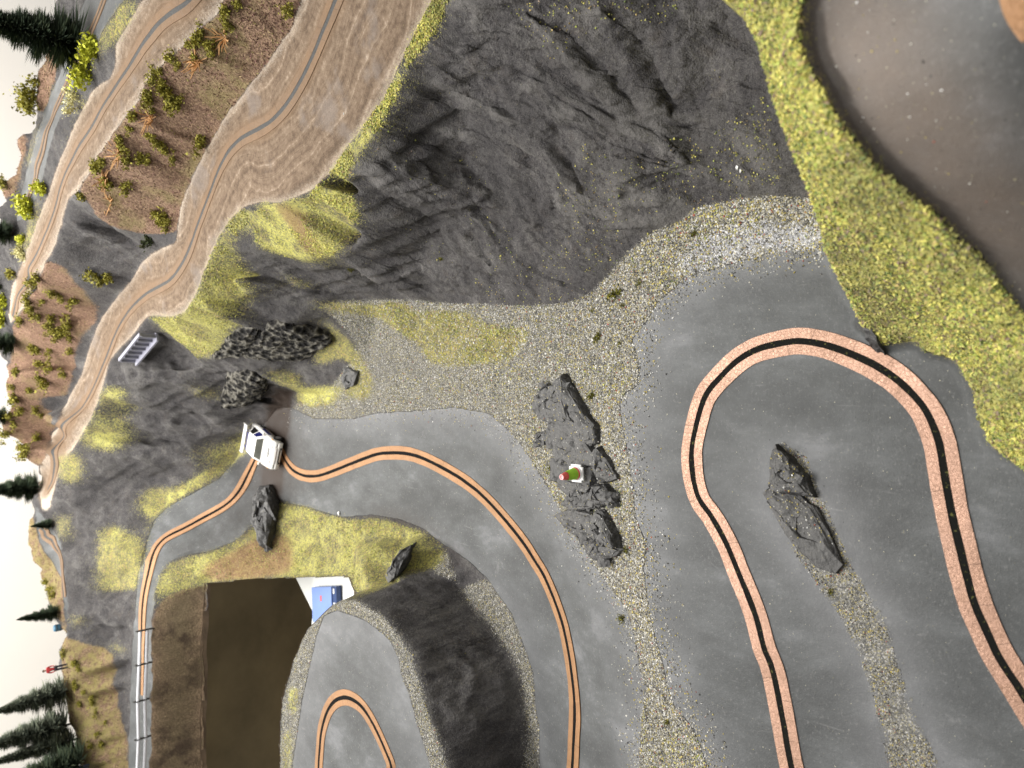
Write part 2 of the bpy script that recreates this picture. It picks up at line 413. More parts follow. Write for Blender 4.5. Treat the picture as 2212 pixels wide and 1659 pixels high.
REG = {}
main_road = xy(GRAVEL_R) + [(1700, 1780), (2300, 1780), (2300, 1030)] + xy(BERM_END)[::-1] + xy(BERM_RIM)[:8:-1]
mid_road = xy(GRAVEL_L) + xy(MID_IN)[::-1] + [(590, 1060), (575, 1110)] + xy(T3_R)[:3] + [(460, 1060), (513, 985), (560, 930), (600, 880)]
rail_road = xy(T3_L)[1:] + xy(T3_R)[::-1]
plateau = [(700, 1330), (728, 1318), (790, 1340), (838, 1378), (860, 1420), (868, 1460), (885, 1500), (900, 1560), (915, 1605), (930, 1659), (950, 1770), (640, 1770), (632, 1659),
           (640, 1590), (655, 1500), (668, 1440), (682, 1380)]
dirtA = xy(A_LOW) + [(92, 1112), (84, 1065)] + xy(A_UP)[::-1]
dirtB = xy(B_LOW) + xy(B_UP)[::-1]
roadC = xy(C_NEAR) + xy(C_FAR)[::-1]
roadD = [(70, 1066), (80, 1100), (100, 1125), (112, 1142), (130, 1170), (140, 1244), (147, 1319), (146, 1376), (141, 1374), (140, 1319), (134, 1250), (116, 1216), (97, 1192), (84, 1165), (76, 1130)]
near_road = xy(BERM_ROAD) + [(2300, 760), (2400, 300), (2300, -90)]
heath1 = xy(B_LOW)[:13] + [(200, 450), (212, 467), (240, 487), (275, 497), (307, 505), (345, 505), (382, 500)] + xy(A_UP)[10::-1]
heath2 = [(100, 562), (130, 567), (155, 600), (182, 635), (210, 667), (211, 690), (196, 707), (178, 722), (165, 752), (152, 825), (138, 862), (110, 850), (85, 860), (95, 890), (116, 900), (110, 934), (105, 970), (95, 1002), (82, 1007),
          (50, 984), (16, 961), (6, 942), (4, 905), (16, 855), (18, 830), (17, 797), (30, 752), (25, 712), (48, 672), (72, 634), (90, 592)]
heathL = [(142, 1377), (165, 1385), (180, 1392), (225, 1400), (248, 1420), (247, 1480), (262, 1560), (276, 1600), (276, 1660), (272, 1780), (210, 1780), (186, 1644), (171, 1594),
          (156, 1544), (146, 1459), (137, 1434)]
crestD = [(70, 1100), (78, 1140), (85, 1168), (97, 1194), (116, 1219), (134, 1252), (138, 1300), (142, 1378), (147, 1440), (160, 1500), (176, 1570), (192, 1645), (205, 1720), (184, 1720), (170, 1630), (152, 1552), (135, 1478), (133, 1433), (135, 1404), (132, 1350), (110, 1306), (92, 1252), (74, 1211), (62, 1166), (64, 1110)]
bank = [(326, 1344), (326, 1469), (323, 1594), (321, 1656), (317, 1780), (438, 1790), (440, 1654), (444, 1444), (446, 1262), (380, 1275), (345, 1300)]
berm = xy(BERM_RIM) + xy(BERM_END) + [(2300, 770)] + xy(BERM_ROAD)[::-1]
g_top = xy(A_LOW)[:11] + [(665, 430), (635, 429), (598, 441), (565, 437), (553, 460)] + xy(CLIFF_TOP)[::-1]
g_knoll = [(525, 448), (495, 478), (475, 511), (457, 548), (440, 586), (432, 616), (420, 641), (400, 676), (370, 686), (322, 684), (342, 702), (370, 725), (400, 747), (430, 777), (475, 757), (495, 727), (507, 697),
           (510, 680), (515, 655), (532, 640), (537, 602), (517, 565), (500, 530), (515, 500), (553, 470)]
g_meadow = [(678, 650), (728, 655), (768, 657), (820, 660), (840, 652), (878, 655), (888, 675), (938, 670), (1020, 675), (1025, 692), (1053, 700), (1106, 710), (1143, 710), (1143, 730), (1106, 777), (1053, 785), (978, 790),
            (923, 785), (918, 760), (893, 735), (853, 710), (815, 685), (765, 675), (693, 670)]
g_gate = [(638, 840), (700, 835), (738, 833), (733, 855), (713, 875), (673, 880), (638, 867)]
g_gate2 = [(745, 828), (775, 822), (803, 830), (800, 862), (750, 860)]
g_slab = [(668, 640), (680, 660), (706, 683), (728, 713), (756, 738), (773, 763), (792, 795), (806, 828), (790, 832), (765, 790), (735, 770), (690, 790), (665, 785), (700, 748), (720, 728), (700, 695)]
g_gate3 = [(577, 800), (600, 795), (640, 808), (655, 825), (630, 835), (600, 830)]
g_orange = [(615, 597), (640, 592), (668, 605), (672, 620), (640, 625), (618, 615)]
g_edge = [(560, 960), (475, 1027), (413, 1062), (363, 1090), (333, 1120), (318, 1160), (308, 1202), (298, 1244), (292, 1330), (287, 1330), (293, 1244), (302, 1195), (311, 1150), (324, 1110), (354, 1074), (404, 1042), (465, 1005), (535, 935)]
g_bank = [(600, 1086), (660, 1095), (703, 1112), (760, 1124), (820, 1120), (880, 1137), (915, 1152), (955, 1182), (962, 1210), (940, 1230), (905, 1228), (880, 1240), (850, 1262), (800, 1285), (773, 1284), (757, 1247), (738, 1245),
          (638, 1248), (553, 1250), (467, 1258), (447, 1260), (385, 1275), (350, 1300), (336, 1350), (327, 1345), (337, 1278), (347, 1243), (366, 1218), (405, 1204), (455, 1194), (516, 1169), (556, 1128)]
r_hump = [(895, 1176), (888, 1202), (872, 1226), (848, 1252), (838, 1244), (858, 1218), (872, 1192)]
shade_hump = [(766, 1166), (800, 1160), (850, 1158), (885, 1166), (850, 1170), (800, 1172)]  # crease shadow on the hump, painted as a dark band without grass
g_a = [(225, 832), (255, 830), (272, 855), (268, 900), (265, 940), (270, 960), (250, 985), (225, 970), (190, 960), (165, 975), (187, 927), (206, 886)]
g_b = [(310, 1060), (345, 1048), (372, 1064), (364, 1092), (335, 1112), (312, 1115), (300, 1090)]
g_c = [(120, 1108), (140, 1110), (148, 1150), (165, 1165), (150, 1180), (132, 1168), (125, 1150)]
g_d = [(220, 1130), (260, 1140), (300, 1180), (304, 1205), (295, 1244), (290, 1272), (240, 1275), (213, 1280), (210, 1210), (215, 1160)]
g_d2 = [(222, 1133), (262, 1143), (300, 1183), (297, 1197), (255, 1170), (222, 1155)]
g_e = [(413, 1000), (425, 975), (445, 955), (470, 948), (467, 985), (440, 990), (428, 1012)]
g_f = [(125, 985), (170, 975), (178, 1020), (165, 1045), (140, 1050), (128, 1030)]
g_h = [(555, 905), (540, 935), (520, 955), (520, 935), (540, 905)]
g_p = [(418, 823), (440, 828), (470, 850), (472, 872), (430, 862), (415, 845)]
g_q = [(150, 1320), (165, 1330), (185, 1330), (180, 1350), (150, 1370)]
g_r = [(230, 1378), (260, 1395), (276, 1405), (275, 1425), (240, 1400)]
g_hl = [(150, 1385), (175, 1390), (195, 1420), (215, 1470), (205, 1500), (190, 1460), (165, 1420)]
g_hl2 = [(160, 1560), (175, 1550), (205, 1600), (212, 1640), (195, 1632), (175, 1590)]
g_hl3 = [(205, 1480), (225, 1490), (230, 1530), (218, 1545), (206, 1520)]
g_t1 = [(622, 1490), (642, 1478), (646, 1500), (636, 1548), (626, 1550)]
g_t2 = [(615, 1580), (630, 1572), (628, 1620), (630, 1665), (612, 1665)]
gravel = [(640, 872), (700, 850), (760, 780), (770, 740), (735, 700), (690, 655)] + xy(CLIFF_BASE)[-3::-1] + [(1700, 424), (1765, 430), (1780, 480), (1795, 538)] + xy(GRAVEL_R) + xy(GRAVEL_L)[::-1]
gravel2 = [(1690, 955), (1700, 960), (1740, 985), (1775, 1070), (1800, 1130), (1830, 1200), (1850, 1240), (1880, 1290), (1912, 1330), (1930, 1400), (1945, 1450), (1972, 1530), (2005, 1600), (2030, 1659), (2060, 1780),
           (1950, 1780), (1920, 1659), (1905, 1590), (1885, 1500), (1870, 1450), (1840, 1380), (1815, 1330), (1785, 1290), (1765, 1260), (1720, 1200), (1690, 1140), (1664, 1090), (1660, 1070), (1670, 1000)]
gravel3 = [(990, 1272)] + xy(MID_IN)[9:] + xy(WALL_BASE)[::-1] + [(930, 1225), (962, 1185)]
gravelP = xy(RIM_F) + [(985, 1770), (950, 1770), (930, 1659), (915, 1605), (900, 1560), (885, 1500), (868, 1460), (860, 1420), (838, 1378), (790, 1340), (728, 1318), (700, 1330),
                       (682, 1380), (668, 1440), (655, 1500), (640, 1590), (632, 1659), (640, 1770), (608, 1770)] + xy(RIM_B)[::-1]
tower_face = xy(WALL_TOP) + xy(WALL_BASE)[1:] + xy(RIM_F)[:0:-1]
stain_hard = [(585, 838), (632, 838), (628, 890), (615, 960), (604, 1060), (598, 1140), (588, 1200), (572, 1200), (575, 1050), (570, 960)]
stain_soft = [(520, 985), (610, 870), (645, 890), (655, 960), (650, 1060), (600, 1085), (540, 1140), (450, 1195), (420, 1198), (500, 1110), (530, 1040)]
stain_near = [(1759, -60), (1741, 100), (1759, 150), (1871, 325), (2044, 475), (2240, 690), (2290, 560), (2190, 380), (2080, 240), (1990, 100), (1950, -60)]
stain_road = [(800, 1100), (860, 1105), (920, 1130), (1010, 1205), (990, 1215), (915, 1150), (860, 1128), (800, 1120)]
red_top = [(590, 445), (630, 432), (650, 450), (690, 530), (700, 555), (670, 568), (650, 520), (610, 470)]
red_knoll = [(455, 555), (475, 560), (510, 640), (518, 660), (505, 690), (470, 640)]
red_d = [(160, 1098), (185, 1098), (215, 1110), (222, 1130), (200, 1135), (165, 1115)]
red_bank = [(430, 1230), (560, 1160), (620, 1150), (640, 1240), (560, 1247), (450, 1256)]
soilR = [(60, 225), (85, 150), (130, 50), (120, 165), (95, 245)]
soilR2 = [(0, 290), (40, 255), (60, 290), (55, 330), (30, 420), (0, 440)]
g_C = [(270, 0), (307, 0), (287, 37), (265, 70), (250, 95), (222, 110), (195, 165), (172, 178), (222, 72)]
g_C2 = [(128, 165), (120, 182), (93, 251), (76, 301), (58, 376), (48, 416), (43, 410), (55, 360), (70, 296), (88, 245), (112, 180)]
g_C3 = [(170, 200), (190, 212), (172, 250), (150, 295), (132, 337), (126, 335), (146, 290), (165, 245)]
g_cb = [(97, 420), (82, 477), (62, 527), (45, 575), (35, 590), (45, 540), (60, 490), (80, 430)]

void_poly = EDGE + RIM_B[1:] + [(438, 1800, .3)] + BANK_B[2::-1]
VOID = wmask(void_poly)


def mk(*ps):
    m = np.zeros((NJ, NI))
    for p in ps:
        m = np.maximum(m, mask(p))
    return m


M = {'main': mask(main_road), 'mid': mask(mid_road), 'rail': mask(rail_road), 'plat': mask(plateau), 'A': mask(dirtA), 'B': mask(dirtB), 'C': mask(roadC), 'D': mask(roadD),
     'near': mask(near_road), 'h1': mask(heath1), 'h2': mask(heath2), 'hL': np.maximum(mask(heathL), mask(crestD)), 'bank': mask(bank), 'soil': mk(soilR, soilR2),
     'berm': mask(berm), 'gtop': mask(g_top), 'gknoll': mask(g_knoll), 'gmeadow': mask(g_meadow), 'gbank': mask(g_bank),
     'gsm': mk(g_gate, g_gate2, g_slab, g_gate3, g_orange, g_edge, g_a, g_b, g_c, g_d, g_e, g_f, g_h, g_p, g_q, g_r, g_t1, g_t2, g_hl, g_hl2, g_hl3, g_C, g_C2, g_C3, g_cb),
     'gravel': mask(gravel), 'gravel2': mask(gravel2), 'gravel3': mask(gravel3), 'gravelP': mask(gravelP), 'face': mask(tower_face)}
road_m = np.maximum.reduce([M['main'], M['mid'], M['rail'], M['plat'], M['C'], M['D'], M['near']])
dirt_m = np.maximum(M['A'], M['B'])
heath_m = np.maximum.reduce([M['h1'], M['h2'], M['hL'], M['bank'], M['soil']])
M['gbank'] = M['gbank'] * (1 - mk(r_hump, shade_hump))
grass_m = np.maximum.reduce([M['berm'], M['gtop'], M['gknoll'], M['gmeadow'], M['gbank'], M['gsm']])
gravel_m = np.maximum.reduce([M['gravel'], M['gravel2'], M['gravel3'], M['gravelP']])
for k in ('main', 'mid'):
    pass
road_only = road_m
rock_m = np.clip(1 - np.maximum.reduce([road_m, dirt_m, heath_m, grass_m, gravel_m]), 0, 1)
rock_m = np.maximum(rock_m, M['face'])

# relief: gullied rock, lumpy heath, nearly smooth roads
soft = lambda m, r=3: box_blur(m, r, 2)
u1, w1 = at(1080, 200, .8), at(1540, 380, .15)
ddx, ddy = float(w1[0] - u1[0]), float(w1[1] - u1[1])
dl = math.hypot(ddx, ddy)
ddx, ddy = ddx / dl, ddy / dl
al, ac = GX * ddx + GY * ddy, -GX * ddy + GY * ddx
wob = fbm(GX * 1.1, GY * 1.1, 5, 3) - .5
big = np.clip((6.6 - GY) / 1.5, 0, 1) * np.clip((GX + .1) / .6, 0, 1)
gul = fbm(al * .42, ac * 1.45 + wob * 1.5, 11, 4, .5, True) - .6
fall = fbm(GX * 2.6, GY * 2.6, 21, 4, .5, True) - .6
fine = fbm(GX * 15, GY * 15, 31, 4) - .5
rk = soft(rock_m, 5)
near_edge = soft(np.clip(1 - rock_m, 0, 1), 10)
amp = np.clip(1 - near_edge * 1.4, 0, 1)
HZ = H + rk * amp * (big * gul * .24 + (1 - big) * fall * .22) + rk * fine * .035
FOLDS = [[(1040, 60), (1130, 110), (1230, 170), (1330, 230), (1420, 290), (1480, 340)], [(1150, 40), (1240, 90), (1310, 150), (1370, 220), (1440, 300), (1500, 350)],
         [(900, 260), (960, 290), (1020, 330), (1080, 380), (1130, 440), (1150, 480)], [(860, 330), (930, 370), (990, 410), (1040, 460), (1070, 510)], [(1180, 250), (1260, 280), (1340, 320), (1420, 350), (1540, 380)],
         [(1320, 20), (1380, 90), (1420, 170), (1450, 230)], [(830, 410), (880, 450), (940, 500), (990, 560)], [(1000, 200), (1090, 230), (1180, 300), (1240, 370), (1270, 430)], [(780, 580), (850, 605), (960, 630), (1080, 648)],
         [(920, 150), (1000, 150), (1090, 140), (1160, 170)], [(1010, 100), (1060, 60), (1130, 20), (1180, -30)], [(900, 420), (960, 450), (1010, 500), (1060, 570)], [(1100, 300), (1150, 360), (1190, 430), (1210, 500)]]
fold = np.zeros((NJ, NI))
WXX, WYY = GX + .07 * (fbm(GX * 3, GY * 3, 301, 3) - .5), GY + .07 * (fbm(GX * 3, GY * 3, 311, 3) - .5)
reg = np.nonzero((rock_m * big > .05).reshape(-1))[0]
wx_, wy_ = WXX.reshape(-1)[reg], WYY.reshape(-1)[reg]
ff = np.zeros(len(reg))
for n_, L_ in enumerate(FOLDS):
    D_ = dense(L_, 10, False)
    lx, ly = drop(D_[:, 0], D_[:, 1])
    best = np.full(len(reg), 9.0)
    side_ = np.zeros(len(reg))
    for k_ in range(len(lx)):
        k2 = min(k_ + 1, len(lx) - 1)
        tx, ty = lx[k2] - lx[max(k2 - 1, 0)], ly[k2] - ly[max(k2 - 1, 0)]
        d_ = np.hypot(wx_ - lx[k_], wy_ - ly[k_]) + .10 * abs(2 * k_ / len(lx) - 1) ** 3
        m_ = d_ < best
        best[m_] = d_[m_]
        side_[m_] = ((wx_ - lx[k_]) * ty - (wy_ - ly[k_]) * tx)[m_] / (math.hypot(tx, ty) + 1e-9)
    dep = np.array((.062, .07, .05, .052, .058, .058, .048, .045, .05, .045, .05, .045, .04))[n_] * .72
    ff += -dep * np.exp(-(best / .055) ** 2) + dep * .8 * np.exp(-((best - .085) / .06) ** 2) * (side_ * (1 if n_ % 2 else -1) > 0)
fold.reshape(-1)[reg] = ff
crease = fbm(al * 1.1 + wob, ac * 7.5 + wob * 3, 401, 3, .55, True) - .62
HZ += rk * amp * (fold + big * crease * .075)
hm, gm = soft(heath_m), soft(grass_m)
HZ += hm * (fbm(GX * 5, GY * 5, 41, 4) - .5) * .09 + hm * fine * .03
HZ += gm * (fbm(GX * 7, GY * 7, 51, 3) - .5) * .05 + gm * fine * .02
HZ += soft(gravel_m) * (fbm(GX * 6, GY * 6, 61, 3) - .5) * .03
dm = soft(dirt_m)
HZ += dm * (fbm(GX * 3, GY * 3, 71, 3) - .5) * .03
for key_, r_ in (('rail', 7), ('A', 5), ('B', 4), ('near', 16), ('mid', 6), ('C', 4)):
    w_ = np.clip((box_blur(M[key_], 4, 1) - .45) / .4, 0, 1)
    HZ = HZ * (1 - w_) + box_blur(HZ, r_, 2) * w_
berm_up = soft(M['berm'] * (1 - M['near']), 4)
HZ += berm_up * .085
HR = HZ + soft(road_m) * (fbm(GX * 2.2, GY * 2.2, 81, 2) - .5) * .012

# normals of the grid, and a sideways push so steep faces are rough too
def grid_normals(X, Y, Z):
    P = np.stack([X, Y, Z], -1)
    di = np.gradient(P, axis=1)
    dj = np.gradient(P, axis=0)
    n = np.cross(di, dj)
    return n / np.linalg.norm(n, axis=-1, keepdims=True)


N0 = grid_normals(GX, GY, HR)
steep = np.clip((.85 - N0[..., 2]) / .5, 0, 1) * rk
zz = HR * 1.0
side = (fbm(GX * 4 + zz * 5, zz * 7 - GY * 3, 91, 4, .55, True) - .6) * .13 * steep * np.clip(1 - near_edge, 0, 1)
PX = GX + N0[..., 0] * side
PY = GY + N0[..., 1] * side
PZ = HR + N0[..., 2] * side
NRM = grid_normals(PX, PY, PZ)

# middle lines of the slot tracks, in the picture
T1 = [(1732, 1740), (1722, 1700), (1710, 1654), (1694, 1569), (1680, 1494), (1666, 1434), (1653, 1404), (1638, 1344), (1621, 1294), (1600, 1244), (1568, 1167), (1536, 1112), (1513, 1082), (1501, 1044),
      (1496, 1004), (1496, 967), (1503, 929), (1516, 879), (1528, 849), (1550, 822), (1593, 780), (1631, 757), (1659, 748), (1696, 740), (1734, 737), (1784, 745), (1834, 762), (1884, 785), (1921, 807), (1951, 830),
      (1984, 864), (2004, 892), (2016, 917), (2029, 954), (2036, 992), (2046, 1054), (2059, 1117), (2074, 1179), (2089, 1242), (2106, 1301), (2129, 1356), (2156, 1414), (2184, 1459), (2212, 1504), (2260, 1580)]
T2 = [(608, 975), (616, 992), (630, 1014), (653, 1027), (683, 1029), (708, 1022), (743, 1008), (778, 994), (815, 981), (840, 978), (878, 979), (915, 990), (953, 1008), (990, 1029), (1028, 1057), (1065, 1092), (1106, 1138), (1136, 1177),
      (1156, 1209), (1177, 1243), (1201, 1299), (1218, 1349), (1228, 1399), (1235, 1444), (1241, 1494), (1243, 1544), (1241, 1594), (1238, 1656), (1232, 1720)]
T3 = [(562, 965), (553, 989), (537, 1029), (520, 1062), (495, 1089), (463, 1107), (425, 1127), (395, 1146), (368, 1153), (350, 1169), (335, 1197), (325, 1224), (319, 1244), (311, 1281), (307, 1319), (305, 1354), (305, 1444), (304, 1500)]
T4 = [(687, 1720), (689, 1656), (692, 1619), (695, 1581), (703, 1549), (713, 1526), (728, 1509), (745, 1504), (765, 1511), (783, 1526), (798, 1549), (813, 1576), (828, 1606), (848, 1654), (868, 1705)]
T5 = [(88, 1140), (92, 1156), (98, 1172), (106, 1176), (110, 1160), (114, 1153), (120, 1158), (125, 1172), (130, 1204), (137, 1242), (140, 1290)]
T6 = [(240, -40), (225, 0), (193, 80), (155, 160), (130, 213), (105, 275), (85, 350), (68, 412), (58, 440)]
T7 = [(740, -40), (725, 0), (708, 40), (693, 77), (673, 130), (650, 180), (625, 222), (603, 247), (575, 275), (553, 284), (532, 287), (505, 312), (482, 345), (462, 388), (452, 420), (435, 467), (415, 522), (397, 565), (380, 595), (355, 617),
      (320, 627), (300, 645), (275, 675), (255, 710), (232, 765), (212, 815), (197, 852), (175, 880), (140, 922), (130, 950), (125, 985), (117, 1025), (102, 1060)]
T8 = [(440, -40), (420, 0), (400, 15), (363, 32), (335, 62), (307, 100), (283, 140), (257, 175), (233, 212), (215, 245), (205, 270), (180, 303), (160, 333), (142, 375), (127, 415), (115, 465), (90, 527), (62, 585), (40, 640), (27, 685)]
T9 = [(2224, -50), (2243, 8), (2310, 90)]
lane = np.ones((NJ, NI)) * 9
for L_, key in ((T7, 'A'), (T8, 'B')):
    D_ = dense(L_, 6, False)
    lx, ly = drop(D_[:, 0], D_[:, 1])
    sel_ = np.nonzero((box_blur(M[key], 6, 1) > 0).reshape(-1))[0]
    gx_, gy_ = GX.reshape(-1)[sel_], GY.reshape(-1)[sel_]
    best = np.full(len(sel_), 9.0)
    for a_, b_ in zip(lx, ly):
        np.minimum(best, np.hypot(gx_ - a_, gy_ - b_), out=best)
    lf = lane.reshape(-1)
    lf[sel_] = np.minimum(lf[sel_], best)
# paint layers handed to the material
pepper = fbm(GX * 9, GY * 9, 101, 3)
lay = {
    'grass': np.maximum(soft(grass_m, 2) * (soft(mask(g_edge), 2) > .05), soft(grass_m, 4)), 'gravel': soft(gravel_m * (1 - M['gravel2']), 3), 'road': soft(road_only, 1), 'dirt': soft(dirt_m, 2), 'heath': soft(heath_m, 2),
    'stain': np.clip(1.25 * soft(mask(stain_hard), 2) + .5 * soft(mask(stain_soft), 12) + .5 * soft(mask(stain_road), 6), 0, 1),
    'red': soft(mk(red_top, red_knoll, red_d, red_bank), 5),
    'bright': np.clip(soft(np.maximum.reduce([M['gtop'], .8 * M['gknoll'], .85 * M['berm'], mk(g_a, g_gate, g_t1, g_t2, g_h, g_edge), .08 * M['gsm'], mask(g_d2)]), 3) - .6 * soft(M['gmeadow'], 3) + .55 * soft(M['gbank'], 4), 0, 1),
    'dust': np.clip((.6 * box_blur(gravel_m, 34, 2) + .8 * box_blur(gravel_m, 16, 2)), 0, 1) * road_m + (1 - box_blur(dirt_m, 9, 2)) * dirt_m,
    'dark': soft(np.maximum(M['bank'], 0), 3),
    'lane': lane,
    'brown': box_blur(mask(stain_near), 22, 2) * M['near'] * .9,
    'sparse': box_blur(M['gravel2'], 7, 2) * .95,
    'ridge': np.clip(.5 + big * gul * 1.2 + fold * 6 + big * crease * 1.1 + (1 - big) * fall * 1.5, 0, 1),
    'warm': soft(M['soil'] + .9 * M['h2'], 3),
    'straw': soft(M['hL'], 3),
}

# ------------------------------------------------------------------ materials
MAT = {}


class NT:
    def __init__(self, name):
        self.m = bpy.data.materials.new(name)
        self.m.use_nodes = True
        self.t = self.m.node_tree
        self.b = self.t.nodes['Principled BSDF']
        MAT[name] = self.m

    def n(self, kind, **kw):
        o = self.t.nodes.new('ShaderNode' + kind)
        for k, v in kw.items():
            setattr(o, k, v)
        return o

    def l(self, a, b):
        self.t.links.new(a, b)

    def put(self, sock, v):
        if hasattr(v, 'is_linked') or isinstance(v, bpy.types.NodeSocket):
            self.l(v, sock)
        else:
            sock.default_value = v

    def pos(self, scale=(1, 1, 1), rot=(0, 0, 0)):
        g = self.n('NewGeometry')
        m = self.n('Mapping')
        m.inputs['Scale'].default_value = scale
        m.inputs['Rotation'].default_value = rot
        self.l(g.outputs['Position'], m.inputs['Vector'])
        return m.outputs[0]

    def obj(self, scale=(1, 1, 1)):
        g = self.n('TexCoord')
        m = self.n('Mapping')
        m.inputs['Scale'].default_value = scale
        self.l(g.outputs['Object'], m.inputs['Vector'])
        return m.outputs[0]

    def noise(self, v, scale, detail=4, rough=.55, dist=0):
        o = self.n('TexNoise')
        o.inputs['Scale'].default_value = scale
        o.inputs['Detail'].default_value = detail
        o.inputs['Roughness'].default_value = rough
        o.inputs['Distortion'].default_value = dist
        self.l(v, o.inputs['Vector'])
        return o.outputs[0]

    def voro(self, v, scale, feature='F1'):
        o = self.n('TexVoronoi', feature=feature)
        o.inputs['Scale'].default_value = scale
        self.l(v, o.inputs['Vector'])
        return o

    def ramp(self, f, stops, interp='LINEAR'):
        o = self.n('ValToRGB')
        cr = o.color_ramp
        cr.interpolation = interp
        while len(cr.elements) > 1:
            cr.elements.remove(cr.elements[-1])
        for k, (p, c) in enumerate(stops):
            e = cr.elements[0] if k == 0 else cr.elements.new(p)
            e.position = p
            e.color = (c[0], c[1], c[2], 1) if len(c) == 3 else c
        self.l(f, o.inputs[0])
        return o.outputs[0]

    def math(self, op, a, b=0.0, c=0.0, clamp=False):
        o = self.n('Math', operation=op, use_clamp=clamp)
        for s, v in zip(o.inputs, (a, b, c)):
            self.put(s, v)
        return o.outputs[0]

    def mix(self, f, a, b, mode='MIX'):
        o = self.n('Mix', data_type='RGBA', blend_type=mode)
        for s, v in ((o.inputs[0], f), (o.inputs[6], a), (o.inputs[7], b)):
            if isinstance(v, tuple) and len(v) == 3:
                v = (*v, 1)
            self.put(s, v)
        return o.outputs[2]

    def attr(self, name):
        return self.n('Attribute', attribute_name=name).outputs['Fac']

    def step(self, f, lo, hi):
        o = self.n('MapRange', interpolation_type='SMOOTHSTEP')
        self.l(f, o.inputs[0])
        o.inputs[1].default_value, o.inputs[2].default_value = lo, hi
        return o.outputs[0]

    def bump(self, h, strength, dist):
        o = self.n('Bump')
        o.inputs['Strength'].default_value = strength
        o.inputs['Distance'].default_value = dist
        self.l(h, o.inputs['Height'])
        self.l(o.outputs[0], self.b.inputs['Normal'])
        return o

    def out(self, col=None, rough=None, metal=None, spec=None):
        for k, v in (('Base Color', col), ('Roughness', rough), ('Metallic', metal), ('Specular IOR Level', spec)):
            if v is not None:
                if isinstance(v, tuple) and len(v) == 3:
                    v = (*v, 1)
                self.put(self.b.inputs[k], v)
        return self.m


